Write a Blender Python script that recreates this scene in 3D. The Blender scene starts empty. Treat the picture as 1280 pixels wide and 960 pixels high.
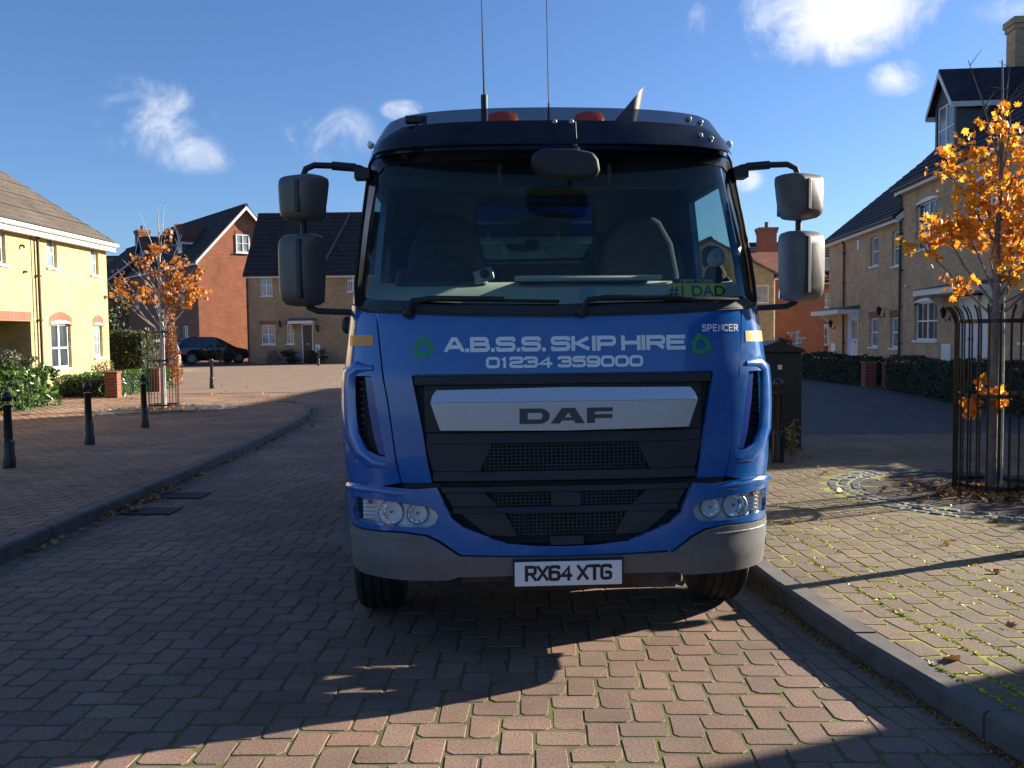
import bpy, bmesh, math, random
import numpy as np
from mathutils import Vector, Matrix
random.seed(7)
S = bpy.context.scene
COL = S.collection
PI = math.pi
R = math.radians

# ------------------------------------------------------------------ camera
CAM_H = 1.63
cd = bpy.data.cameras.new("camera"); cam = bpy.data.objects.new("camera", cd); COL.objects.link(cam)
cd.sensor_width = 36.0; cd.lens = 36.0 * 1100 / 1280; cd.clip_start = .05; cd.clip_end = 3000
pitch = math.atan(62 / 1100)
cam.matrix_world = (Matrix.Translation((0, 0, CAM_H)) @ Matrix.Rotation(PI / 2 - pitch, 4, 'X')
                    @ Matrix.Rotation(R(-.65), 4, 'Z'))
S.camera = cam

# ------------------------------------------------------------------ sky and sun
SUN_AZ = R(68)          # from +Y towards +X
SUN_EL = R(20)
sun_dir = Vector((math.sin(SUN_AZ) * math.cos(SUN_EL), math.cos(SUN_AZ) * math.cos(SUN_EL), math.sin(SUN_EL)))
sd = bpy.data.lights.new("sun", 'SUN'); sd.energy = 4.9; sd.angle = R(.5); sd.color = (1, .92, .79)
sun = bpy.data.objects.new("sun", sd); COL.objects.link(sun)
sun.rotation_euler = sun_dir.to_track_quat('Z', 'Y').to_euler(); sun.location = (20, 0, 30)
S.view_settings.view_transform = 'Standard'; S.view_settings.look = 'None'
S.view_settings.exposure = 1.5; S.view_settings.gamma = 1; S.view_settings.use_curve_mapping = False
S.cycles.max_bounces = 8; S.cycles.transparent_max_bounces = 16
S.cycles.caustics_reflective = False; S.cycles.caustics_refractive = False

W = bpy.data.worlds.new("World"); S.world = W; W.use_nodes = True
nt = W.node_tree; nt.nodes.clear()
def N(t, **k):
    n = nt.nodes.new(t)
    for a, b in k.items(): setattr(n, a, b)
    return n
def LK(a, b): nt.links.new(a, b)
sky = N('ShaderNodeTexSky', sky_type='NISHITA', sun_disc=False)
sky.sun_elevation = SUN_EL; sky.sun_rotation = SUN_AZ
sky.air_density = 1.0; sky.dust_density = .5; sky.ozone_density = 2.6
bg = N('ShaderNodeBackground'); bg.inputs[1].default_value = .049
out = N('ShaderNodeOutputWorld'); LK(bg.outputs[0], out.inputs[0])
tc = N('ShaderNodeTexCoord')
def cdir(px, py):       # direction of a cloud in the sky
    v = cam.matrix_world.to_3x3() @ Vector(((px - 640) / 1100, -(py - 480) / 1100, -1))
    return v.normalized()
noise = N('ShaderNodeTexNoise'); noise.inputs['Scale'].default_value = 17; noise.inputs['Detail'].default_value = 12
noise.inputs['Roughness'].default_value = .6; noise.inputs['Distortion'].default_value = .5
LK(tc.outputs['Generated'], noise.inputs['Vector'])
total = None
# px, py, horizontal radius, vertical radius (angles), density
for (px, py, rh, rv, dn) in [(195, 148, .070, .050, .72), (238, 185, .055, .035, .65), (165, 170, .06, .03, .45), (412, 168, .060, .040, .55), (1050, 10, .115, .060, 1.9),
                     (1010, 35, .06, .04, 1.6), (1122, 98, .038, .022, .9), (880, 28, .022, .030, .7), (1235, 12, .045, .02, .8), (505, 138, .03, .014, .8),
                     (1130, 20, .05, .022, 1.0), (925, 225, .03, .018, .6), (700, -300, .3, .12, .8), (-600, -100, .3, .1, .8), (1900, -100, .3, .1, .9)]:
    c = cdir(px, py)
    rt = Vector((c.y, -c.x, 0)).normalized(); up = rt.cross(c).normalized()
    def dotn(v):
        d = N('ShaderNodeVectorMath', operation='DOT_PRODUCT'); LK(tc.outputs['Generated'], d.inputs[0]); d.inputs[1].default_value = v; return d.outputs['Value']
    def mth(op, a, b=None):
        m = N('ShaderNodeMath', operation=op)
        for i, x in enumerate((a, b)):
            if x is None: continue
            if isinstance(x, (int, float)): m.inputs[i].default_value = x
            else: LK(x, m.inputs[i])
        return m.outputs[0]
    a = mth('DIVIDE', dotn(rt), rh); b = mth('DIVIDE', dotn(up), rv)
    r2 = mth('ADD', mth('MULTIPLY', a, a), mth('MULTIPLY', b, b))
    f = mth('MULTIPLY', mth('MAXIMUM', mth('SUBTRACT', 1.0, r2), 0.0), dn)
    f = mth('MULTIPLY', f, mth('GREATER_THAN', dotn(c), 0.0))
    total = f if total is None else mth('MAXIMUM', total, f)
nz = mth('MULTIPLY', mth('SUBTRACT', noise.outputs['Fac'], .53), 3.6)
den = mth('MULTIPLY', mth('ADD', total, nz), mth('MINIMUM', mth('MULTIPLY', total, 2.5), 1.0))
mr = N('ShaderNodeMapRange', interpolation_type='SMOOTHSTEP'); mr.inputs['From Min'].default_value = -.02; mr.inputs['From Max'].default_value = 1.9
LK(den, mr.inputs['Value'])
mix = N('ShaderNodeMix', data_type='RGBA'); LK(mr.outputs['Result'], mix.inputs[0])
mix.inputs[7].default_value = (8.2, 8.2, 8.5, 1)
tint = N('ShaderNodeMix', data_type='RGBA', blend_type='MULTIPLY'); tint.inputs[0].default_value = 1
tint.inputs[7].default_value = (.70, .90, 1.24, 1)
LK(sky.outputs[0], tint.inputs[6])
LK(tint.outputs[2], mix.inputs[6]); LK(mix.outputs[2], bg.inputs[0])

# ------------------------------------------------------------------ materials
MATS = {}
def mat(name, color, rough=.6, metal=0, spec=.5, coat=0, noise=0, nscale=8, bump=0, bscale=60, bdist=.01, color2=None, trans=0, alpha=1):
    if name in MATS: return MATS[name]
    m = bpy.data.materials.new(name); m.use_nodes = True; t = m.node_tree; b = t.nodes['Principled BSDF']
    b.inputs['Base Color'].default_value = (*color, 1); b.inputs['Roughness'].default_value = rough
    b.inputs['Metallic'].default_value = metal; b.inputs['Specular IOR Level'].default_value = spec
    b.inputs['Coat Weight'].default_value = coat; b.inputs['Coat Roughness'].default_value = .04
    tcn = t.nodes.new('ShaderNodeTexCoord')
    if noise or color2:
        n = t.nodes.new('ShaderNodeTexNoise'); n.inputs['Scale'].default_value = nscale; n.inputs['Detail'].default_value = 6
        n.inputs['Roughness'].default_value = .65
        t.links.new(tcn.outputs['Object'], n.inputs['Vector'])
        rp = t.nodes.new('ShaderNodeValToRGB'); e = rp.color_ramp.elements
        c2 = color2 or tuple(min(1, c * (1 + noise)) for c in color)
        c1 = color if color2 else tuple(c * (1 - noise) for c in color)
        e[0].position = .3; e[0].color = (*c1, 1); e[1].position = .7; e[1].color = (*c2, 1)
        t.links.new(n.outputs['Fac'], rp.inputs[0]); t.links.new(rp.outputs[0], b.inputs['Base Color'])
    if bump:
        n2 = t.nodes.new('ShaderNodeTexNoise'); n2.inputs['Scale'].default_value = bscale; n2.inputs['Detail'].default_value = 5
        t.links.new(tcn.outputs['Object'], n2.inputs['Vector'])
        bp = t.nodes.new('ShaderNodeBump'); bp.inputs['Strength'].default_value = bump; bp.inputs['Distance'].default_value = bdist
        t.links.new(n2.outputs['Fac'], bp.inputs['Height']); t.links.new(bp.outputs[0], b.inputs['Normal'])
    MATS[name] = m; return m

def dusty(name, color, rough, dust=(.30, .27, .23), amount=.25, **k):
    """paint with a thin uneven road film"""
    if name in MATS: return MATS[name]
    m = mat(name, color, rough, **k); t = m.node_tree; b = t.nodes['Principled BSDF']
    tcn = t.nodes.new('ShaderNodeTexCoord')
    n = t.nodes.new('ShaderNodeTexNoise'); n.inputs['Scale'].default_value = 3.5; n.inputs['Detail'].default_value = 9; n.inputs['Roughness'].default_value = .7
    t.links.new(tcn.outputs['Object'], n.inputs['Vector'])
    mr = t.nodes.new('ShaderNodeMapRange'); mr.inputs['From Min'].default_value = .42; mr.inputs['From Max'].default_value = .8
    mr.inputs['To Max'].default_value = amount; t.links.new(n.outputs['Fac'], mr.inputs['Value'])
    mx = t.nodes.new('ShaderNodeMix'); mx.data_type = 'RGBA'; mx.inputs[6].default_value = (*color, 1); mx.inputs[7].default_value = (*dust, 1)
    t.links.new(mr.outputs[0], mx.inputs[0]); t.links.new(mx.outputs[2], b.inputs['Base Color'])
    mr2 = t.nodes.new('ShaderNodeMapRange'); mr2.inputs['From Min'].default_value = .4; mr2.inputs['From Max'].default_value = .75
    mr2.inputs['To Min'].default_value = rough; mr2.inputs['To Max'].default_value = min(1, rough + .25)
    t.links.new(n.outputs['Fac'], mr2.inputs['Value']); t.links.new(mr2.outputs[0], b.inputs['Roughness'])
    return m

def glassmat(name, tintc, gloss_rough=.01, dust=.04, ior=1.5):
    if name in MATS: return MATS[name]
    m = bpy.data.materials.new(name); m.use_nodes = True; t = m.node_tree; t.nodes.clear()
    o = t.nodes.new('ShaderNodeOutputMaterial'); tr = t.nodes.new('ShaderNodeBsdfTransparent'); tr.inputs[0].default_value = (*tintc, 1)
    gl = t.nodes.new('ShaderNodeBsdfGlossy'); gl.inputs['Roughness'].default_value = gloss_rough
    df = t.nodes.new('ShaderNodeBsdfDiffuse'); df.inputs[0].default_value = (.5, .48, .44, 1)
    fr = t.nodes.new('ShaderNodeFresnel'); fr.inputs[0].default_value = ior
    ge = t.nodes.new('ShaderNodeNewGeometry'); io = t.nodes.new('ShaderNodeMapRange')
    io.inputs['To Min'].default_value = ior; io.inputs['To Max'].default_value = 1 / ior
    t.links.new(ge.outputs['Backfacing'], io.inputs['Value']); t.links.new(io.outputs[0], fr.inputs[0])
    m1 = t.nodes.new('ShaderNodeMixShader'); m2 = t.nodes.new('ShaderNodeMixShader')
    tcn = t.nodes.new('ShaderNodeTexCoord'); n = t.nodes.new('ShaderNodeTexNoise'); n.inputs['Scale'].default_value = 5; n.inputs['Detail'].default_value = 8
    t.links.new(tcn.outputs['Object'], n.inputs['Vector'])
    mr = t.nodes.new('ShaderNodeMapRange'); mr.inputs['From Min'].default_value = .35; mr.inputs['From Max'].default_value = .75; mr.inputs['To Max'].default_value = dust
    t.links.new(n.outputs['Fac'], mr.inputs['Value'])
    t.links.new(mr.outputs[0], m1.inputs[0]); t.links.new(tr.outputs[0], m1.inputs[1]); t.links.new(df.outputs[0], m1.inputs[2])
    t.links.new(fr.outputs[0], m2.inputs[0]); t.links.new(m1.outputs[0], m2.inputs[1]); t.links.new(gl.outputs[0], m2.inputs[2])
    t.links.new(m2.outputs[0], o.inputs[0]); MATS[name] = m; return m

def brickmat(name, c1, c2, mortar, bw=.225, bh=.075, ms=.010, bump=.4, offset=.5, nz=.25, rough=.85):
    if name in MATS: return MATS[name]
    m = bpy.data.materials.new(name); m.use_nodes = True; t = m.node_tree; b = t.nodes['Principled BSDF']
    b.inputs['Roughness'].default_value = rough; b.inputs['Specular IOR Level'].default_value = .25
    uv = t.nodes.new('ShaderNodeUVMap'); br = t.nodes.new('ShaderNodeTexBrick')
    br.inputs['Scale'].default_value = 1; br.inputs['Brick Width'].default_value = bw; br.inputs['Row Height'].default_value = bh
    br.inputs['Mortar Size'].default_value = ms; br.inputs['Mortar Smooth'].default_value = .2; br.offset = offset
    br.inputs['Color1'].default_value = (*c1, 1); br.inputs['Color2'].default_value = (*c2, 1); br.inputs['Mortar'].default_value = (*mortar, 1)
    t.links.new(uv.outputs[0], br.inputs['Vector'])
    n = t.nodes.new('ShaderNodeTexNoise'); n.inputs['Scale'].default_value = 1.3; n.inputs['Detail'].default_value = 10; n.inputs['Roughness'].default_value = .7
    t.links.new(uv.outputs[0], n.inputs['Vector'])
    mr = t.nodes.new('ShaderNodeMapRange'); mr.inputs['From Min'].default_value = .3; mr.inputs['From Max'].default_value = .7
    mr.inputs['To Min'].default_value = 1 - nz; mr.inputs['To Max'].default_value = 1 + nz * .6; t.links.new(n.outputs['Fac'], mr.inputs['Value'])
    mx = t.nodes.new('ShaderNodeVectorMath'); mx.operation = 'SCALE'
    t.links.new(br.outputs['Color'], mx.inputs[0]); t.links.new(mr.outputs[0], mx.inputs['Scale']); t.links.new(mx.outputs[0], b.inputs['Base Color'])
    bp = t.nodes.new('ShaderNodeBump'); bp.inputs['Strength'].default_value = bump; bp.inputs['Distance'].default_value = .01; bp.invert = True
    t.links.new(br.outputs['Fac'], bp.inputs['Height']); t.links.new(bp.outputs[0], b.inputs['Normal'])
    MATS[name] = m; return m

def blockmat(name, cols, rough=.8, speck=.35, moss=0):
    """concrete paving blocks: colour from the per-block random attribute, fine speckle, worn patches"""
    if name in MATS: return MATS[name]
    m = bpy.data.materials.new(name); m.use_nodes = True; t = m.node_tree; b = t.nodes['Principled BSDF']
    b.inputs['Roughness'].default_value = rough; b.inputs['Specular IOR Level'].default_value = .3
    at = t.nodes.new('ShaderNodeAttribute'); at.attribute_name = 'tint'
    sp = t.nodes.new('ShaderNodeSeparateColor'); t.links.new(at.outputs['Color'], sp.inputs[0])
    rp = t.nodes.new('ShaderNodeValToRGB'); e = rp.color_ramp.elements
    e[0].color = (*cols[0], 1); e[0].position = 0; e[1].color = (*cols[-1], 1); e[1].position = 1
    for i, c in enumerate(cols[1:-1]):
        x = e.new((i + 1) / (len(cols) - 1)); x.color = (*c, 1)
    t.links.new(sp.outputs[0], rp.inputs[0])
    tcn = t.nodes.new('ShaderNodeTexCoord')
    n = t.nodes.new('ShaderNodeTexNoise'); n.inputs['Scale'].default_value = 95; n.inputs['Detail'].default_value = 4; n.inputs['Roughness'].default_value = .8
    n2 = t.nodes.new('ShaderNodeTexNoise'); n2.inputs['Scale'].default_value = 1.1; n2.inputs['Detail'].default_value = 8; n2.inputs['Roughness'].default_value = .7
    t.links.new(tcn.outputs['Object'], n.inputs['Vector']); t.links.new(tcn.outputs['Object'], n2.inputs['Vector'])
    mr = t.nodes.new('ShaderNodeMapRange'); mr.inputs['From Min'].default_value = .3; mr.inputs['From Max'].default_value = .7
    mr.inputs['To Min'].default_value = 1 - speck; mr.inputs['To Max'].default_value = 1 + speck; t.links.new(n.outputs['Fac'], mr.inputs['Value'])
    mr2 = t.nodes.new('ShaderNodeMapRange'); mr2.inputs['From Min'].default_value = .3; mr2.inputs['From Max'].default_value = .7
    mr2.inputs['To Min'].default_value = .72; mr2.inputs['To Max'].default_value = 1.15; t.links.new(n2.outputs['Fac'], mr2.inputs['Value'])
    ml = t.nodes.new('ShaderNodeMath'); ml.operation = 'MULTIPLY'; n5 = t.nodes.new('ShaderNodeTexNoise'); n5.inputs['Scale'].default_value = .55; n5.inputs['Detail'].default_value = 5; t.links.new(tcn.outputs['Object'], n5.inputs['Vector'])
    m5 = t.nodes.new('ShaderNodeMapRange'); m5.inputs['From Min'].default_value = .35; m5.inputs['From Max'].default_value = .65; m5.inputs['To Min'].default_value = .80; m5.inputs['To Max'].default_value = 1.08
    t.links.new(n5.outputs['Fac'], m5.inputs['Value']); m6 = t.nodes.new('ShaderNodeMath'); m6.operation = 'MULTIPLY'; t.links.new(mr2.outputs[0], m6.inputs[0]); t.links.new(m5.outputs[0], m6.inputs[1])
    t.links.new(mr.outputs[0], ml.inputs[0]); t.links.new(m6.outputs[0], ml.inputs[1])
    sc = t.nodes.new('ShaderNodeVectorMath'); sc.operation = 'SCALE'; t.links.new(rp.outputs[0], sc.inputs[0]); t.links.new(ml.outputs[0], sc.inputs['Scale'])
    src = sc.outputs[0]
    if moss:
        n3 = t.nodes.new('ShaderNodeTexNoise'); n3.inputs['Scale'].default_value = 2.3; n3.inputs['Detail'].default_value = 10; n3.inputs['Roughness'].default_value = .75
        t.links.new(tcn.outputs['Object'], n3.inputs['Vector'])
        m3 = t.nodes.new('ShaderNodeMapRange'); m3.inputs['From Min'].default_value = .52; m3.inputs['From Max'].default_value = .72; m3.inputs['To Max'].default_value = moss
        t.links.new(n3.outputs['Fac'], m3.inputs['Value'])
        mx = t.nodes.new('ShaderNodeMix'); mx.data_type = 'RGBA'; mx.inputs[7].default_value = (.10, .10, .035, 1)
        t.links.new(m3.outputs[0], mx.inputs[0]); t.links.new(src, mx.inputs[6]); src = mx.outputs[2]
    t.links.new(src, b.inputs['Base Color'])
    bp = t.nodes.new('ShaderNodeBump'); bp.inputs['Strength'].default_value = .5; bp.inputs['Distance'].default_value = .002
    t.links.new(n.outputs['Fac'], bp.inputs['Height']); t.links.new(bp.outputs[0], b.inputs['Normal'])
    MATS[name] = m; return m

def leafmat(name, cols, transl=.35, rough=.5):
    if name in MATS: return MATS[name]
    m = bpy.data.materials.new(name); m.use_nodes = True; t = m.node_tree; b = t.nodes['Principled BSDF']; o = t.nodes['Material Output']
    b.inputs['Roughness'].default_value = rough
    at = t.nodes.new('ShaderNodeAttribute'); at.attribute_name = 'tint'
    sp = t.nodes.new('ShaderNodeSeparateColor'); t.links.new(at.outputs['Color'], sp.inputs[0])
    rp = t.nodes.new('ShaderNodeValToRGB'); e = rp.color_ramp.elements
    e[0].color = (*cols[0], 1); e[0].position = 0; e[1].color = (*cols[-1], 1); e[1].position = 1
    for i, c in enumerate(cols[1:-1]):
        x = e.new((i + 1) / (len(cols) - 1)); x.color = (*c, 1)
    t.links.new(sp.outputs[0], rp.inputs[0]); t.links.new(rp.outputs[0], b.inputs['Base Color'])
    tl = t.nodes.new('ShaderNodeBsdfTranslucent'); t.links.new(rp.outputs[0], tl.inputs[0])
    mx = t.nodes.new('ShaderNodeMixShader'); mx.inputs[0].default_value = transl
    t.links.new(b.outputs[0], mx.inputs[1]); t.links.new(tl.outputs[0], mx.inputs[2]); t.links.new(mx.outputs[0], o.inputs[0])
    MATS[name] = m; return m

def M(n): return MATS[n]
dusty('truck_blue', (.004, .105, .37), .14, coat=.8, amount=.16)
mat('truck_blue_dark', (.008, .035, .22), .25, coat=.5)
dusty('black_plastic', (.018, .018, .020), .5, amount=.12)
mat('black_matt', (.012, .012, .013), .75, noise=.2)
mat('black_gloss', (.012, .012, .014), .12)
dusty('bumper_grey', (.125, .122, .12), .42, amount=.35)
mat('silver', (.72, .71, .70), .30, metal=.45, noise=.04, nscale=30)
mat('badge_letter', (.07, .075, .08), .4)
mat('lettering', (.94, .93, .91), .45)
mat('recycle_green', (.02, .33, .08), .45)
mat('marker_orange', (.85, .33, .02), .35)
mat('plate_white', (.82, .82, .80), .35)
mat('plate_yellowgreen', (.98, .82, .10), .45)
mat('dark_blue_ink', (.02, .04, .12), .5)
mat('ink', (.015, .015, .018), .45)
mat('mirror_housing', (.135, .112, .09), .42, bump=.35, bscale=350, bdist=.002, noise=.1)
mat('chrome', (.85, .86, .88), .08, metal=1)
mat('lamp_white', (.95, .95, .95), .15, metal=.1)
mat('reflector_silver', (.95, .95, .97), .06, metal=.85)
mat('rubber', (.016, .016, .017), .8, noise=.3, bump=.3, bscale=90)
mat('rust_steel', (.06, .042, .03), .8, noise=.5, bump=.3)
mat('chassis', (.02, .02, .022), .7, noise=.4)
mat('dash', (.78, .73, .62), .6, bump=.2, bscale=300, bdist=.001)
mat('dash_dark', (.05, .055, .06), .6)
mat('seat_fabric', (.020, .026, .045), .9, noise=.3, nscale=30)
mat('headliner', (.09, .09, .085), .9)
mat('plush_grey', (.42, .42, .44), 1, noise=.15, nscale=60, bump=.8, bscale=120)
mat('plush_dark', (.05, .05, .06), 1, noise=.15, nscale=60, bump=.8, bscale=120)
mat('paper_blue', (.32, .55, .68), .7)
glassmat('windscreen', (.75, .82, .79), dust=.015, ior=1.38)
glassmat('side_glass', (.70, .85, .80), dust=.03)
glassmat('visor_tint', (.36, .37, .40), .03, dust=.04)
glassmat('lamp_lens', (.985, .99, .995), .01, dust=.0)

mat('amber', (.75, .12, .03), .3)
mat('galv', (.34, .35, .36), .45, metal=.7, noise=.2)
mat('exhaust', (.10, .09, .08), .45, metal=.5, noise=.3)
mat('skip_yellow', (.50, .33, .04), .55, noise=.25, nscale=4)

brickmat('brick_yellow', (.57, .43, .18), (.46, .34, .14), (.42, .36, .23))
brickmat('brick_buff', (.66, .43, .24), (.50, .32, .175), (.48, .36, .24))
brickmat('brick_tan', (.50, .32, .165), (.40, .25, .13), (.40, .30, .2))
brickmat('brick_red', (.40, .125, .055), (.32, .09, .045), (.34, .22, .15))
brickmat('brick_redlintel', (.34, .11, .06), (.28, .085, .05), (.30, .2, .15), bw=.075, bh=.3, offset=0)
brickmat('pier_red', (.28, .08, .045), (.21, .06, .04), (.22, .16, .12))
def rooft(n, c, c2): return brickmat(n, c, c2, tuple(x * .35 for x in c), bw=.30, bh=.33, ms=.012, bump=.5, nz=.35, rough=.75)
rooft('roof_brown', (.155, .125, .095), (.12, .095, .075)); rooft('roof_slate', (.045, .044, .052), (.035, .036, .045))
rooft('roof_dark', (.055, .045, .042), (.045, .036, .035)); rooft('roof_tan', (.22, .17, .12), (.18, .14, .10)); rooft('roof_red', (.22, .09, .06), (.17, .07, .05))
mat('upvc', (.80, .80, .78), .35); mat('white_paint', (.78, .77, .74), .5)
mat('pane', (.035, .045, .055), .04, spec=.9); mat('pane_light', (.24, .28, .30), .05, spec=.9, noise=.5, nscale=2.5)
mat('pipe_brown', (.035, .022, .016), .45); mat('gutter_black', (.02, .02, .02), .4)
mat('door_dark', (.02, .022, .03), .3); mat('door_white', (.72, .74, .78), .35); mat('lead', (.10, .11, .12), .6)
mat('lamp_black', (.015, .015, .015), .35)
mat('cast_iron', (.010, .010, .012), .32, bump=.2, bscale=120, bdist=.002)
mat('cabinet_green', (.012, .020, .016), .5, noise=.2, nscale=5)
mat('kerb_stone', (.120, .104, .09), .85, noise=.35, nscale=5, bump=.5, bscale=120, bdist=.003)
mat('tarmac', (.070, .064, .060), .9, noise=.35, nscale=3, bump=.6, bscale=260, bdist=.003)
mat('soil', (.045, .032, .022), .95, noise=.5, nscale=10, bump=1, bscale=50, bdist=.02)
mat('earth', (.09, .085, .06), .95, noise=.4, nscale=.3)
mat('joint_road', (.085, .060, .038), .95, color2=(.14, .15, .03), nscale=6)
mat('joint_moss', (.07, .06, .025), .95, color2=(.36, .36, .04), nscale=3.2)
mat('grate', (.02, .02, .02), .6)
mat('bark', (.17, .15, .125), .85, noise=.4, nscale=14, bump=.6, bscale=40)
mat('bark_pale', (.38, .36, .33), .8, noise=.4, nscale=14, bump=.5, bscale=40)
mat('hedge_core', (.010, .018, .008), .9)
mat('car_black', (.008, .008, .010), .1, coat=1); mat('car_white', (.75, .75, .75), .2, coat=1); mat('car_glass', (.01, .012, .014), .03, spec=.9)
mat('tail_red', (.5, .03, .03), .15); mat('alloy', (.35, .36, .37), .3, metal=.8)
blockmat('road_blocks', [(.245, .158, .112), (.278, .175, .122), (.225, .150, .108), (.288, .190, .135), (.258, .168, .122), (.205, .140, .108), (.285, .165, .118), (.25, .175, .13)], speck=.6)
blockmat('pave_blocks', [(.195, .140, .092), (.22, .152, .10), (.17, .128, .088), (.23, .158, .108), (.185, .140, .096)], moss=.4, speck=.6)
blockmat('left_blocks', [(.28, .172, .108), (.32, .195, .125), (.25, .158, .105), (.33, .205, .13)], moss=.15)
blockmat('setts', [(.16, .155, .145), (.24, .225, .205), (.12, .12, .115), (.20, .19, .18)], speck=.45)
brickmat('far_paving', (.31, .215, .15), (.26, .18, .13), (.15, .11, .07), bw=.21, bh=.14, ms=.008, nz=.2)
leafmat('leaf_orange', [(.42, .12, .015), (.66, .22, .02), (.80, .34, .03), (.88, .46, .04), (.92, .62, .10)], .5)
def amberlens():
    m = bpy.data.materials.new('amber_lens'); m.use_nodes = True; t = m.node_tree; b = t.nodes['Principled BSDF']; o = t.nodes['Material Output']
    b.inputs['Base Color'].default_value = (.95, .26, .04, 1); b.inputs['Roughness'].default_value = .12
    tl = t.nodes.new('ShaderNodeBsdfTranslucent'); tl.inputs[0].default_value = (1, .34, .05, 1); mx = t.nodes.new('ShaderNodeMixShader'); mx.inputs[0].default_value = .5
    t.links.new(b.outputs[0], mx.inputs[1]); t.links.new(tl.outputs[0], mx.inputs[2]); t.links.new(mx.outputs[0], o.inputs[0]); MATS['amber_lens'] = m
amberlens()
leafmat('leaf_rust', [(.20, .055, .014), (.36, .11, .02), (.48, .17, .03), (.55, .22, .04)], .35)
leafmat('leaf_rust2', [(.32, .09, .015), (.52, .17, .02), (.66, .26, .03), (.78, .36, .05)], .4)
leafmat('leaf_green', [(.03, .07, .012), (.05, .11, .018), (.08, .16, .03), (.12, .2, .04)], .25, .35)
leafmat('leaf_hedge', [(.03, .05, .012), (.06, .09, .02), (.10, .12, .03), (.13, .13, .03)], .25)
leafmat('leaf_dark', [(.012, .025, .010), (.02, .04, .014), (.03, .055, .018)], .2)
leafmat('leaf_grey', [(.06, .065, .045), (.09, .10, .06), (.12, .12, .08)], .25)
leafmat('leaf_dry', [(.16, .10, .04), (.28, .20, .08), (.36, .28, .12), (.14, .14, .04)], .3)
leafmat('litter', [(.20, .07, .02), (.38, .16, .04), (.50, .27, .07), (.25, .13, .05)], .2)
leafmat('moss_tuft', [(.16, .18, .01), (.42, .46, .02), (.58, .60, .04)], .2)
leafmat('flower_pink', [(.35, .12, .14), (.5, .25, .25), (.12, .14, .05)], .2)

# ------------------------------------------------------------------ object helpers
def tag(o, label=None, cat=None, group=None, kind=None):
    if label: o['label'] = label
    if cat: o['category'] = cat
    if group: o['group'] = group
    if kind: o['kind'] = kind
    return o
def empty(name, loc=(0, 0, 0), rz=0, label=None, cat=None, group=None):
    o = bpy.data.objects.new(name, None); COL.objects.link(o); o.location = loc; o.rotation_euler = (0, 0, rz); o.empty_display_size = .2
    return tag(o, label, cat, group)

def set_uv(me):
    """box-mapped UVs in metres"""
    nl = len(me.loops)
    if not nl: return
    uvl = me.uv_layers.new(name='UVMap')
    co = np.empty(len(me.vertices) * 3); me.vertices.foreach_get('co', co); co = co.reshape(-1, 3)
    li = np.empty(nl, dtype=np.int32); me.loops.foreach_get('vertex_index', li)
    pn = np.empty(len(me.polygons) * 3); me.polygons.foreach_get('normal', pn); pn = pn.reshape(-1, 3)
    lt = np.empty(len(me.polygons), dtype=np.int32); me.polygons.foreach_get('loop_total', lt)
    n = np.repeat(pn, lt, axis=0); p = co[li]
    h = np.hypot(n[:, 0], n[:, 1]); flat = h < .25
    hs = np.where(h < 1e-6, 1, h)
    u = (-n[:, 1] * p[:, 0] + n[:, 0] * p[:, 1]) / hs; v = p[:, 2] / np.where(h < 1e-3, 1, h)
    u = np.where(flat, p[:, 0], u); v = np.where(flat, p[:, 1], v)
    uvl.data.foreach_set('uv', np.stack([u, v], 1).ravel())

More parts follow.
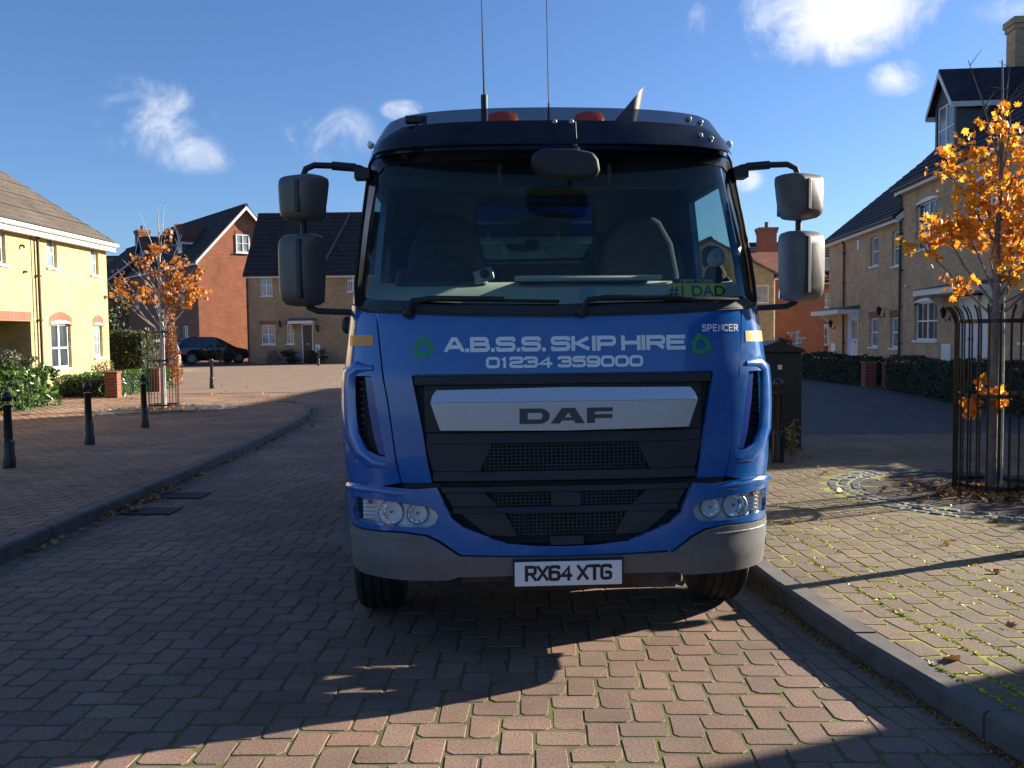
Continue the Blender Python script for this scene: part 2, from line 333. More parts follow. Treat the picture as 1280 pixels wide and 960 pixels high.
class MB:
    def __init__(s): s.v = []; s.f = []
    def add(s, vs, fs):
        o = len(s.v); s.v += [tuple(p) for p in vs]; s.f += [tuple(i + o for i in f) for f in fs]
    def box(s, x0, x1, y0, y1, z0, z1):
        if x0 > x1: x0, x1 = x1, x0
        if y0 > y1: y0, y1 = y1, y0
        s.add([(x0,y0,z0),(x1,y0,z0),(x1,y1,z0),(x0,y1,z0),(x0,y0,z1),(x1,y0,z1),(x1,y1,z1),(x0,y1,z1)],
              [(0,3,2,1),(4,5,6,7),(0,1,5,4),(1,2,6,5),(2,3,7,6),(3,0,4,7)])
    def prism(s, poly, a, b, axis='y'):
        """2D polygon extruded between a and b; axis y: poly is (x,z); axis x: poly is (y,z); axis z: poly is (x,y)"""
        n = len(poly)
        def P(p, t): return {'y': (p[0], t, p[1]), 'x': (t, p[0], p[1]), 'z': (p[0], p[1], t)}[axis]
        vs = [P(p, a) for p in poly] + [P(p, b) for p in poly]
        fs = [tuple(range(n)), tuple(range(2*n - 1, n - 1, -1))] + [(i, i + n, (i + 1) % n + n, (i + 1) % n) for i in range(n)]
        s.add(vs, fs)
    def tube(s, pts, rad, n=8, cap=True):
        pts = [Vector(p) for p in pts]
        if not hasattr(rad, '__len__'): rad = [rad] * len(pts)
        rings = []; up = None
        for i, p in enumerate(pts):
            t = (pts[min(i + 1, len(pts) - 1)] - pts[max(i - 1, 0)]).normalized()
            if up is None: up = Vector((0, 0, 1)) if abs(t.z) < .9 else Vector((1, 0, 0))
            a = t.cross(up).normalized(); b = a.cross(t).normalized(); up = b
            rings.append([p + (a * math.cos(2*PI*k/n) + b * math.sin(2*PI*k/n)) * rad[i] for k in range(n)])
        vs = [q for r in rings for q in r]; fs = []
        for i in range(len(pts) - 1):
            for k in range(n): fs.append((i*n + k, (i+1)*n + k, (i+1)*n + (k+1) % n, i*n + (k+1) % n))
        if cap: fs.append(tuple(range(n))); fs.append(tuple((len(pts)-1)*n + k for k in reversed(range(n))))
        s.add(vs, fs)
    def lathe(s, prof, c=(0, 0, 0), n=16, axis='z'):
        vs = []; fs = []
        for r, z in prof:
            for k in range(n):
                a = 2*PI*k/n; q = (r*math.cos(a), r*math.sin(a), z)
                if axis == 'x': q = (z, q[0], q[1])
                if axis == 'y': q = (q[0], z, q[1])
                vs.append((q[0] + c[0], q[1] + c[1], q[2] + c[2]))
        for i in range(len(prof) - 1):
            for k in range(n): fs.append((i*n + k, i*n + (k+1) % n, (i+1)*n + (k+1) % n, (i+1)*n + k))
        fs.append(tuple(reversed(range(n)))); fs.append(tuple((len(prof)-1)*n + k for k in range(n)))
        s.add(vs, fs)
    def ball(s, c, r, n=10, m=7):
        if not hasattr(r, '__len__'): r = (r, r, r)
        vs = []; fs = []
        for i in range(m + 1):
            ph = PI * i / m
            for k in range(n):
                a = 2*PI*k/n; vs.append((c[0] + r[0]*math.sin(ph)*math.cos(a), c[1] + r[1]*math.sin(ph)*math.sin(a), c[2] + r[2]*math.cos(ph)))
        for i in range(m):
            for k in range(n): fs.append((i*n + k, (i+1)*n + k, (i+1)*n + (k+1) % n, i*n + (k+1) % n))
        s.add(vs, fs)
    def build(s, name, m, parent=None, smooth=None, bevel=0, recalc=True, segs=2):
        me = bpy.data.meshes.new(name); me.from_pydata(s.v, [], s.f)
        if recalc:
            bm = bmesh.new(); bm.from_mesh(me); bmesh.ops.remove_doubles(bm, verts=bm.verts, dist=1e-5)
            bmesh.ops.recalc_face_normals(bm, faces=bm.faces); bm.to_mesh(me); bm.free()
        me.update(); set_uv(me)
        o = bpy.data.objects.new(name, me); COL.objects.link(o)
        me.materials.append(M(m) if isinstance(m, str) else m)
        if smooth is not None:
            me.polygons.foreach_set('use_smooth', [True] * len(me.polygons)); me.set_sharp_from_angle(angle=R(smooth))
        if bevel:
            b = o.modifiers.new('bevel', 'BEVEL'); b.width = bevel; b.segments = segs; b.limit_method = 'ANGLE'; b.angle_limit = R(35); b.harden_normals = False
            if smooth is None:
                me.polygons.foreach_set('use_smooth', [True] * len(me.polygons)); me.set_sharp_from_angle(angle=R(30))
        if parent: o.parent = parent
        return o

def kids(o): return [c for c in o.children]
def copy_tree(o, parent=None):
    c = o.copy(); COL.objects.link(c)
    if parent: c.parent = parent
    for ch in list(o.children): copy_tree(ch, c)
    return c

# ------------------------------------------------------------------ stroke lettering
GL = {
 'A': [([(0,0),(.40,1),(.60,1),(1,0)],0),([(.16,.30),(.84,.30)],0)],
 'B': [([(0,.45),(0,1),(.93,1),(.93,.53),(.1,.53)],3),([(0,.55),(0,0),(1,0),(1,.53),(.1,.53)],3)],
 'C': [([(1,.75),(1,1),(0,1),(0,0),(1,0),(1,.25)],1)],
 'D': [([(.5,0),(0,0),(0,1),(1,1),(1,0),(.5,0)],2)],
 'E': [([(1,1),(0,1),(0,0),(1,0)],0),([(.1,.52),(.92,.52)],0)],
 'F': [([(1,1),(0,1),(0,0)],0),([(.1,.48),(.9,.48)],0)],
 'G': [([(1,.78),(1,1),(0,1),(0,0),(1,0),(1,.48),(.55,.48)],1)],
 'H': [([(0,0),(0,1)],0),([(1,0),(1,1)],0),([(.1,.52),(.9,.52)],0)],
 'I': [([(.0,0),(.0,1)],0)],
 'K': [([(0,0),(0,1)],0),([(.95,1),(.22,.5),(1,0)],0)],
 'N': [([(0,0),(0,1),(1,0),(1,1)],0)],
 'O': [([(.5,0),(0,0),(0,1),(1,1),(1,0),(.5,0)],1)],
 'P': [([(0,0),(0,1),(1,1),(1,.42),(.1,.42)],3)],
 'R': [([(0,0),(0,1),(1,1),(1,.45),(.1,.45)],3),([(.55,.45),(1,0)],0)],
 'S': [([(1,.74),(1,1),(0,1),(0,.53),(1,.53),(1,0),(0,0),(0,.26)],1)],
 'T': [([(0,1),(1,1)],0),([(.5,.95),(.5,0)],0)],
 'X': [([(0,0),(1,1)],0),([(0,1),(1,0)],0)],
 '0': [([(.5,0),(0,0),(0,1),(1,1),(1,0),(.5,0)],1)],
 '1': [([(.05,.78),(.5,1),(.5,0)],0)],
 '2': [([(0,.74),(0,1),(1,1),(1,.52),(0,.46),(0,0),(1,0)],1)],
 '3': [([(0,.76),(0,1),(1,1),(1,.53),(.35,.53)],1),([(.8,.53),(1,.53),(1,0),(0,0),(0,.24)],1)],
 '4': [([(.78,0),(.78,1),(0,.28),(1,.28)],0)],
 '5': [([(.95,1),(.05,1),(.0,.60),(1,.60),(1,0),(0,0),(0,.22)],1)],
 '6': [([(1,.80),(1,1),(0,1),(0,0),(1,0),(1,.57),(.05,.57)],1)],
 '9': [([(0,.20),(0,0),(1,0),(1,1),(0,1),(0,.43),(.95,.43)],1)],
 '.': [([(0,0),(0,.04)],0)],
}
def round_corners(pts, r):
    o = [pts[0]]
    for i in range(1, len(pts) - 1):
        a, b, c = Vector(pts[i-1]), Vector(pts[i]), Vector(pts[i+1])
        la, lc = (a - b).length, (c - b).length
        ra = min(r, la * .5, lc * .5)
        p, q = b + (a - b).normalized() * ra, b + (c - b).normalized() * ra
        for k in range(5):
            t = k / 4; o.append(tuple((1-t)**2 * p + 2*t*(1-t) * b + t*t * q))
    o.append(pts[-1]); return o
def stroke_text(mb, text, x0, z0, width, height, stroke, fmap, adv=None, cw=None, gap=None, rad=.35, space=None):
    """cw: glyph width, gap between; the whole is fitted to width"""
    cw = cw or height; gap = gap if gap is not None else height * .32; space = space or cw * .6
    wd = {'I': stroke * .02, '.': stroke * .02, '1': cw * .5}
    tot = 0; pos = []
    for i, ch in enumerate(text):
        if ch == ' ': tot += space; continue
        w = wd.get(ch, cw); pos.append((ch, tot, w)); tot += w + gap
    tot -= gap; sc = (width - stroke) / tot
    z0 = z0 + stroke / 2; hh = height - stroke; dep = 0
    for ch, px, w in pos:
        for pts, md in GL[ch]:
            P = [(x0 + stroke / 2 + (px + p[0] * w) * sc, z0 + p[1] * hh) for p in pts]
            if md == 1: P = round_corners(P, height * rad)
            elif md == 2: P = P[:3] + round_corners(P[2:], height * rad)[1:]
            elif md == 3: P = P[:2] + round_corners(P[1:], height * rad)[1:]
            Q = [P[0]]
            for p in P[1:]:
                if (Vector(p) - Vector(Q[-1])).length > 1e-4: Q.append(p)
            L, Rr = [], []
            cl = (Vector(Q[0]) - Vector(Q[-1])).length < 1e-3
            n = len(Q)
            ext = stroke / 2 if (not cl and ch != '.') else 0
            for i, p in enumerate(Q):
                p = Vector(p)
                if i == 0: d1 = d2 = (Vector(Q[1]) - p).normalized()
                elif i == n - 1: d1 = d2 = (p - Vector(Q[-2])).normalized()
                else: d1 = (p - Vector(Q[i-1])).normalized(); d2 = (Vector(Q[i+1]) - p).normalized()
                nn = Vector((-(d1.y + d2.y), d1.x + d2.x))
                if nn.length < 1e-6: nn = Vector((-d1.y, d1.x))
                nn.normalize(); c = max(.5, nn.dot(Vector((-d1.y, d1.x))))
                horiz = abs(d1.y) < .2
                if i == 0 and not cl and horiz: p = p - d1 * stroke * .5
                if i == n - 1 and not cl and horiz: p = p + d1 * stroke * .5
                if i == 0 and not cl and abs(d1.y) > .6 and pts[0][1] in (0, 1): p = p - d1 * stroke * .5
                if i == n - 1 and not cl and abs(d1.y) > .6 and pts[-1][1] in (0, 1): p = p + d1 * stroke * .5
                if ch == '.': p = p + Vector((0, -stroke/2 if i == 0 else stroke/2 - .04*hh))
                L.append(p + nn * stroke / 2 / c); Rr.append(p - nn * stroke / 2 / c)
            # slanted legs of A are cut level with the line
            zt, zb = z0 + hh + stroke/2, z0 - stroke/2
            for arr in (L, Rr):
                for q in arr: q.y = max(zb, min(zt, q.y))
            dep += .00025 if dep < .0012 else -.001
            vs = []
            for a, b in zip(L, Rr): vs += [fmap(a.x, a.y, dep), fmap(b.x, b.y, dep)]
            mb.add(vs, [(2*i, 2*i+1, 2*i+3, 2*i+2) for i in range(n - 1)])

def leafs(name, m, pts, size, parent=None, shape='maple', flat=0, seed=1, tints=None, jit=.35):
    """many small folded leaves; pts is a list of positions"""
    rnd = random.Random(seed)
    if shape == 'maple':
        base = [(0,-.5),(.28,-.32),(.5,-.12),(.27,.05),(.36,.38),(.12,.28),(0,.62),(-.12,.28),(-.36,.38),(-.27,.05),(-.5,-.12),(-.28,-.32)]
    elif shape == 'oval': base = [(0,-.5),(.2,-.2),(.22,.15),(0,.55),(-.22,.15),(-.2,-.2)]
    else: base = [(0,-.5),(.07,0),(0,.5),(-.07,0)]
    V = []; F = []; T = []
    nb = len(base)
    for i, p in enumerate(pts):
        s = size * rnd.uniform(1 - jit, 1 + jit)
        q = Matrix.Rotation(rnd.uniform(0, 2*PI), 3, 'Z') @ Matrix.Rotation(rnd.gauss(0, 1.1) * (1 - flat), 3, 'X') @ Matrix.Rotation(rnd.uniform(0, 2*PI) * (1 - flat) , 3, 'Y') @ Matrix.Rotation(rnd.uniform(0, 2*PI), 3, 'Z')
        fold = rnd.uniform(.1, .5); curl = rnd.uniform(-.4, .4)
        o = len(V)
        for (x, y) in base:
            V.append(tuple(Vector(p) + q @ (Vector((x, y, abs(x) * fold + y * y * curl)) * s)))
        h = nb // 2
        F.append(tuple(o + k for k in range(0, h + 1))); F.append(tuple(o + k % nb for k in range(h, nb + 1)))
        t = tints[i] if tints else rnd.random(); T += [(t, rnd.random(), 0, 1)] * nb
    me = bpy.data.meshes.new(name); me.from_pydata(V, [], F); me.update()
    a = me.color_attributes.new('tint', 'FLOAT_COLOR', 'POINT'); a.data.foreach_set('color', np.array(T, dtype=np.float32).ravel())
    me.materials.append(M(m)); o = bpy.data.objects.new(name, me); COL.objects.link(o)
    if parent: o.parent = parent
    return o

# ------------------------------------------------------------------ ground, road, pavements
def interp(x, xs, ys): return float(np.interp(x, xs, ys))
RKY = [-8, -2, 1, 2.2, 3.2, 3.8, 4.7, 5.6, 8, 12, 20, 30]
RKX = [5.2, 3.1, 2.38, 2.10, 1.90, 1.77, 1.62, 1.55, 1.42, 1.2, .85, .5]
LKY = [-8, 10, 13, 16, 18, 19.3, 20.2, 20.8]
LKX = [-3.74, -3.74, -3.78, -3.90, -4.12, -4.42, -4.9, -5.6]
def rk(y): return np.interp(y, RKY, RKX)
def lk(y): return np.interp(y, LKY, LKX)
def sm(a, b, x): t = np.clip((x - a) / (b - a), 0, 1); return t * t * (3 - 2 * t)
def hroad(x, y): return .12 * sm(17.0, 20.5, y)
def gfar(x, y): return .12 + .10 * sm(24, 45, y) + .19 * sm(12.6, 21, y) * sm(1.5, 5, x)

def blocks(name, quads, hf, m, gap=.0045, bev=.006, depth=.010, jit=.0025, seed=3, zj=.0015, chamf=.010):
    """quads: (n,4,2) block outlines, counter-clockwise"""
    rnd = np.random.default_rng(seed); q = np.array(quads, dtype=float); n = len(q)
    c = q.mean(1, keepdims=True); d = q - c
    L = np.abs(d).max(1, keepdims=True)
    q1 = c + d * (1 - gap / np.maximum(L, .01)) + rnd.normal(0, jit, q.shape)
    # rounded corners: every corner becomes two points
    cc = np.minimum(np.abs(rnd.normal(chamf, chamf * .5, (n, 4, 1))) + .002, .03)
    nx_, pv_ = np.roll(q1, -1, 1) - q1, np.roll(q1, 1, 1) - q1
    ln = lambda v: np.maximum(np.linalg.norm(v, axis=2, keepdims=True), .01)
    A = q1 + pv_ / ln(pv_) * np.minimum(cc, ln(pv_) * .3); B = q1 + nx_ / ln(nx_) * np.minimum(cc, ln(nx_) * .3)
    o8 = np.stack([A, B], 2).reshape(n, 8, 2)
    i8 = c + (o8 - c) * (1 - bev / np.maximum(np.abs(o8 - c).max(1, keepdims=True), .012))
    z = hf(c[:, :, 0], c[:, :, 1]) + (hf(o8[:, :, 0], o8[:, :, 1]) - hf(c[:, :, 0], c[:, :, 1])); sl_ = rnd.normal(0, zj * 6, (n, 1, 2)); zt = z + rnd.normal(0, zj, (n, 1)) + ((o8 - c) * sl_).sum(2)
    v = np.zeros((n, 16, 3)); v[:, :8, :2] = o8; v[:, :8, 2] = zt - depth
    v[:, 8:, :2] = i8; v[:, 8:, 2] = zt
    loops1 = list(range(8, 16)); quads_ = [(k, (k + 1) % 8, 8 + (k + 1) % 8, 8 + k) for k in range(8)]
    pat = np.array(loops1 + [i for f in quads_ for i in f]); st_ = np.array([0] + [8 + 4*k for k in range(8)])
    F = (pat[None] + (np.arange(n) * 16)[:, None]).ravel(); starts = (st_[None] + (np.arange(n) * 40)[:, None]).ravel()
    me = bpy.data.meshes.new(name); me.vertices.add(n * 16); me.vertices.foreach_set('co', v.ravel())
    me.loops.add(len(F)); me.loops.foreach_set('vertex_index', F.astype(np.int32))
    me.polygons.add(len(starts)); me.polygons.foreach_set('loop_start', starts.astype(np.int32))
    me.update(calc_edges=True); me.validate(); me.polygons.foreach_set('use_smooth', [False] * len(me.polygons))
    a = me.color_attributes.new('tint', 'FLOAT_COLOR', 'POINT'); t = np.repeat(rnd.random((n, 1)), 16, 1)
    arr = np.stack([t, t, t, np.ones_like(t)], -1).astype(np.float32); a.data.foreach_set('color', arr.ravel())
    me.materials.append(M(m)); o = bpy.data.objects.new(name, me); COL.objects.link(o); o['kind'] = 'structure'; return o

def clipx(q, lo, hi):
    q = np.array(q, dtype=float); y = q[:, :, 1]
    q[:, :, 0] = np.minimum(np.maximum(q[:, :, 0], lo(y)), hi(y))
    x, y = q[:, :, 0], q[:, :, 1]; ar = .5 * np.abs((x * np.roll(y, -1, 1) - y * np.roll(x, -1, 1)).sum(1)); return q[ar > .0028]

# one sheet to the horizon
b = MB(); b.add([(-900, -300, -.08), (900, -300, -.08), (900, 1500, -.08), (-900, 1500, -.08)], [(0, 1, 2, 3)])
b.build('ground', 'earth', recalc=False)['kind'] = 'structure'

def sheet(name, m, lo, hi, y0, y1, hf, off=0, nx=8, ny=40):
    b = MB(); vs = []; ys = np.linspace(y0, y1, ny + 1)
    for y in ys:
        for x in np.linspace(float(lo(y)), float(hi(y)), nx + 1): vs.append((x, y, float(hf(x, y)) + off))
    b.add(vs, [(j*(nx+1)+i, j*(nx+1)+i+1, (j+1)*(nx+1)+i+1, (j+1)*(nx+1)+i) for j in range(ny) for i in range(nx)])
    o = b.build(name, m, recalc=False, smooth=60); o['kind'] = 'structure'; return o
cst = lambda c: (lambda y: np.full_like(np.asarray(y, dtype=float), c))
flat12 = lambda x, y: np.full_like(np.asarray(x, dtype=float), .12)
# road: herringbone of worn concrete blocks
bl, bw = .212, .138
Q = []
ang = R(1.5); ca, sa = math.cos(ang), math.sin(ang)
for i in range(-190, 190):
    for j in range(-70, 70):
        ox, oy = i * bw + j * bl, i * bw - j * bl
        for (x0, y0, w, h) in ((ox, oy, bl, bw), (ox + bl, oy + bw - bl, bw, bl)):
            cx, cy = x0 + w / 2, y0 + h / 2
            X, Y = -(ca * cx - sa * cy) - .9, sa * cx + ca * cy + 9
            if Y < -1 or Y > 24 or X < -5.2 or X > 2.9: continue
            Q.append([(-(ca*a - sa*c) - .9, sa*a + ca*c + 9) for a, c in ((x0+w, y0), (x0, y0), (x0, y0+h), (x0+w, y0+h))])
Q = clipx(Q, lambda y: lk(y) + .12, lambda y: rk(y) - .242)
blocks('road', Q, hroad, 'road_blocks', gap=.0045, bev=.0045, depth=.006, jit=.0035, zj=.0005, chamf=.015)
# channel courses beside the kerbs
Q = []
y = -1.0
while y < 20:
    l = .215
    Q.append([(lk(y), y), (lk(y) + .12, y), (lk(y+l) + .12, y+l), (lk(y+l), y+l)])
    for k in (0, 1): Q.append([(rk(y) - .24 + k*.12, y), (rk(y) - .12 + k*.12, y), (rk(y+l) - .12 + k*.12, y+l), (rk(y+l) - .24 + k*.12, y+l)])
    y += l
blocks('road_channel', Q, hroad, 'road_blocks', seed=5, zj=.0004, chamf=.008, depth=.007)
sheet('road_joints', 'joint_road', lambda y: lk(y) - .01, lambda y: rk(y) + .01, -6, 24, hroad, -.0028)
# left pavement
Q = []; TL = (-7.39, 18.7); TR = (4.45, 8.15)
nrow = int(21.5 / .135)
for r_ in range(nrow):
    y = 2.4 + r_ * .135
    for c_ in range(66):
        x = -16 + c_ * .205 + (r_ % 2) * .1
        if math.hypot(x + .1 - TL[0], y + .07 - TL[1]) < 1.45: continue
        if x + 20 < 0 or x > -3.5 and y < 20.8: continue
        if x < -4 - .9 * y: continue
        Q.append([(x, y), (x + .205, y), (x + .205, y + .135), (x, y + .135)])
Q = clipx(Q, cst(-20), lambda y: np.where(y < 20.8, lk(y) - .13, -4.0))
blocks('pavement', Q, flat12, 'left_blocks', seed=11, depth=.010, zj=.0008)
sheet('pavement_joints', 'joint_road', cst(-17), lambda y: lk(y) - .12, 2.4, 20.8, flat12, -.007)
sheet('pavement_joints', 'joint_road', cst(-17), cst(-3.9), 20.8, 24, flat12, -.008)
# right pavement: rows follow the kerb
Q = []
for r_ in range(56):
    d0 = .13 + r_ * .142
    k = 0; y = -2 + (r_ % 2) * .11
    while y < 12.6:
        l = .222
        x = float(rk(y)) + d0
        if math.hypot(x + .07 - TR[0], y + .1 - TR[1]) > 1.44 and y > -1:
            Q.append([(rk(y) + d0, y), (rk(y) + d0 + .142, y), (rk(y+l) + d0 + .142, y+l), (rk(y+l) + d0, y+l)])
        y += l
blocks('pavement', Q, flat12, 'pave_blocks', seed=12, gap=.0075, bev=.005, depth=.006, jit=.0042, zj=.0005)
sheet('pavement_joints', 'joint_moss', lambda y: rk(y) + .1, lambda y: rk(y) + 8.1, -3, 12.62, flat12, -.0028)
# tarmac drive in front of the right-hand houses and the far paved square
sheet('driveway', 'tarmac', lambda y: rk(y) + .1, cst(14), 12.62, 24, gfar, -.004)
sheet('paved_square', 'far_paving', cst(-30), cst(14), 24, 44, gfar, .0, nx=20)
sheet('driveway', 'tarmac', cst(-45), cst(40), 44, 80, gfar, .0)
sheet('side_ground', 'tarmac', cst(-45), cst(-17), 0, 24, flat12, -.01)
sheet('side_ground', 'tarmac', cst(-45), cst(-30), 24, 44, gfar, -.01)
sheet('side_ground', 'tarmac', lambda y: rk(y) + 8.1, cst(40), -14, 12.62, flat12, -.01)
sheet('side_ground', 'tarmac', cst(14), cst(45), 12.62, 44, gfar, -.02)
# kerbs
def kerb(ys, f, side, name='kerb'):
    b = MB(); w = .125
    for y in ys:
        y0, y1 = y + .006, y + .908
        jx = random.uniform(-.004, .004); x0, x1 = float(f(y0)) + jx, float(f(y1)) + jx; s = side
        za, zb = .122 + random.uniform(-.003, .003), -.05
        bv = .018
        prof = lambda x: [(x, zb), (x, za - bv), (x + s*bv, za), (x + s*w, za), (x + s*w, zb)]
        A = [(p[0], y0, p[1]) for p in prof(x0)]; B = [(p[0], y1, p[1]) for p in prof(x1)]
        n = 5
        b.add(A + B, [tuple(range(n)), tuple(range(2*n-1, n-1, -1))] + [(i, i+1, i+1+n, i+n) for i in range(n-1)])
    o = b.build(name, 'kerb_stone'); o['kind'] = 'structure'; return o
kerb(np.arange(-3, 12.6, .915), rk, 1)
kerb(np.arange(-3, 18, .915), lk, -1)
b = MB()
for (a0, a1) in (((lk(18.05), 18.05), (-4.42, 19.3)), ((-4.43, 19.31), (-4.85, 20.15))):
    d = Vector((a1[0]-a0[0], a1[1]-a0[1])).normalized(); nn = Vector((-d.y, d.x)) * .125
    b.prism([a0, a1, (a1[0]+nn.x, a1[1]+nn.y), (a0[0]+nn.x, a0[1]+nn.y)], -.05, .124, 'z')
b.build('kerb', 'kerb_stone')['kind'] = 'structure'
# rings of granite setts with bare soil round the trees
for (tx, ty) in (TL, TR):
    Q = []
    for k, rr in enumerate((1.12, 1.225, 1.33)):
        n = int(2 * PI * rr / .105)
        for i in range(n):
            a0, a1 = 2*PI*(i + .5*k)/n, 2*PI*(i + 1 + .5*k)/n
            Q.append([(tx + r*math.cos(a), ty + r*math.sin(a)) for r, a in ((rr, a0), (rr + .1, a0), (rr + .1, a1), (rr, a1))])
    blocks('sett_ring', Q, lambda x, y: np.full_like(x, .124), 'setts', gap=.006, bev=.014, jit=.004, zj=.003, seed=21)
    b = MB(); n = 40; vs = [(tx, ty, .135)]
    for rr, z in ((.55, .128), (1.125, .1195)):
        vs += [(tx + rr*math.cos(2*PI*i/n), ty + rr*math.sin(2*PI*i/n), z + random.uniform(-.006, .006)) for i in range(n)]
    fs = [(0, 1 + i, 1 + (i+1) % n) for i in range(n)] + [(1 + i, 1+n+i, 1+n+(i+1) % n, 1+(i+1) % n) for i in range(n)]
    b.add(vs, fs); b.build('soil', 'soil', recalc=False, smooth=60)['kind'] = 'structure'
# drain grates in the left channel
for i, (x, y, lb) in enumerate(((-3.42, 8.22, 'nearer of two dark drain grates beside the left kerb'), (-3.42, 9.02, 'farther of two dark drain grates beside the left kerb'))):
    g = empty('drain_grate', (x, y, .002), 0, lb, 'drain grate', 'drain grates in the road')
    b = MB(); b.box(-.24, .24, -.17, .17, -.006, .003); b.build('backing', 'black_matt', g)
    b = MB()
    for k in range(9): b.box(-.22, .22, -.155 + k*.036, -.155 + k*.036 + .018, .0031, .012)
    for e in ((-.24, -.221), (.221, .24)): b.box(e[0], e[1], -.17, .17, .0032, .013)
    b.build('bars', 'grate', g)

# ------------------------------------------------------------------ houses
def window(parent, x0, x1, z0, z1, cols=2, tr=.0, arch=0, y=0, pane='pane', sill=True, lintel=None, glaz=0, inset=.075, lh=.22):
    """casement in a wall whose outer face is y (facing -y)"""
    f = MB(); fw = .055; a, c = y + inset, y + inset + .05
    f.box(x0, x0 + fw, a, c, z0, z1); f.box(x1 - fw, x1, a, c, z0, z1); f.box(x0 + fw, x1 - fw, a, c, z1 - fw, z1); f.box(x0 + fw, x1 - fw, a, c, z0, z0 + fw)
    for k in range(1, cols):
        xm = x0 + (x1 - x0) * k / cols; f.box(xm - .035, xm + .035, a - .005, c, z0 + fw, z1 - fw)
    if tr:
        zm = z0 + (z1 - z0) * tr
        for k in range(cols):
            f.box(x0 + (x1-x0)*k/cols + .036, x0 + (x1-x0)*(k+1)/cols - .036, a + .004, c, zm - .022, zm + .022)
    if glaz:
        for k in range(cols):
            xm = x0 + (x1 - x0) * (k + .5) / cols; f.box(xm - .011, xm + .011, a + .008, c, z0 + fw, z1 - fw)
    w = f.build('window', 'upvc', parent)
    p = MB(); p.box(x0 + fw*.8, x1 - fw*.8, a + .025, a + .035, z0 + fw*.8, z1 - fw*.8); p.build('pane', pane, w)
    if sill: q = MB(); q.box(x0 - .05, x1 + .05, y - .05, y + inset, z0 - .06, z0 - .002); q.build('sill', 'upvc', w)
    if lintel:
        q = MB()
        def arc(zb, r):
            xm = (x0 + x1) / 2; hw = (x1 - x0) / 2 + .06
            return [(xm + hw * t, zb + r * (1 - t*t)) for t in [i / 6 - 1 for i in range(13)]]
        if arch:
            lo = arc(z1 - arch*.55, arch*.95); hi = arc(z1 - arch*.55 + lh, arch)
            q.prism(lo + hi[::-1], y - .012, y + .03); q.build('lintel', lintel, w)
            t = MB(); xm = (x0 + x1) / 2; hw = (x1 - x0) / 2
            t.prism([(x0 - .02, z1 - .01)] + [(xm + hw*1.04*u, z1 + arch * (1-u*u)*.5) for u in [i/6-1 for i in range(13)]] + [(x1 + .02, z1 - .01)], y - .016, y - .004); t.build('arched_head', 'upvc', w)
        else: q.box(x0 - .08, x1 + .08, y - .012, y + .03, z1 + .002, z1 + lh); q.build('lintel', lintel, w)
    return w

def door(parent, x0, x1, z0, z1, m, y=0, glass=False, panels=True):
    d = MB(); d.box(x0 + .05, x1 - .05, y + .07, y + .11, z0, z1 - .05)
    if panels:
        w = (x1 - x0 - .1)
        for (a, b_) in ((.12, .46), (.54, .88)):
            d.box(x0 + .05 + w*a, x0 + .05 + w*b_, y + .06, y + .07, z0 + .2, z0 + (z1-z0)*.42)
    o = d.build('door', m, parent)
    f = MB(); f.box(x0, x0 + .05, y - .01, y + .1, z0, z1); f.box(x1 - .05, x1, y - .01, y + .1, z0, z1); f.box(x0 + .05, x1 - .05, y - .01, y + .1, z1 - .05, z1); f.build('door_frame', 'upvc', o)
    h = MB(); h.box(x0 + (x1-x0)*.35, x0 + (x1-x0)*.65, y + .052, y + .058, z0 + (z1-z0)*.47, z0 + (z1-z0)*.50); h.build('letter_slot', 'galv', o)
    h = MB(); h.tube([(x0 + .14, y + .07, z0 + 1.0), (x0 + .14, y + .03, z0 + 1.0), (x0 + .24, y + .03, z0 + 1.0)], .012); h.build('handle', 'galv', o)
    if glass:
        g = MB(); g.box(x0 + .2, x1 - .2, y + .055, y + .069, z0 + (z1-z0)*.55, z1 - .2); g.build('pane', 'pane_light', o)
    return o

def canopy(parent, x0, x1, z, dep=.75, name='door_canopy'):
    b = MB(); b.box(x0, x1, -dep, -.002, z, z + .16); o = b.build(name, 'white_paint', parent, bevel=.01)
    b = MB(); b.prism([(-dep - .04, z + .161), (-.001, z + .30), (-.001, z + .161)], x0 - .04, x1 + .04, 'x'); b.build('canopy_top', 'lead', o)
    for x in (x0 + .05, x1 - .1): b = MB(); b.prism([(-dep*.55, z - .002), (-.002, z - .002), (-.002, z - .32), (-.05, z - .32)], x, x + .05, 'x'); b.build('bracket', 'white_paint', o)
    return o

def lantern(parent, x, z):
    b = MB(); b.tube([(x, -.002, z - .1), (x, -.12, z - .16), (x, -.18, z - .06)], .014)
    b.lathe([(.02, -.10), (.05, -.06), (.085, .10), (.10, .12), (.05, .17), (.012, .19), (.012, .23)], (x, -.18, z), 6); b.box(x - .04, x + .04, -.02, -.001, z - .17, z - .03)
    return b.build('wall_lantern', 'lamp_black', parent)

def pipe(parent, x, z0, z1, m='pipe_brown', y=-.07, swan=True):
    b = MB(); pts = [(x, y, z0), (x, y, z1 - .35)]
    if swan: pts += [(x, y - .02, z1 - .28), (x, y - .15, z1 - .08), (x, y - .17, z1)]
    b.tube(pts, .036, 8)
    z = z0 + .9
    while z < z1 - .4: b.box(x - .055, x + .055, y - .04, -.001, z, z + .04); z += 1.1
    return b.build('downpipe', m, parent, smooth=40)

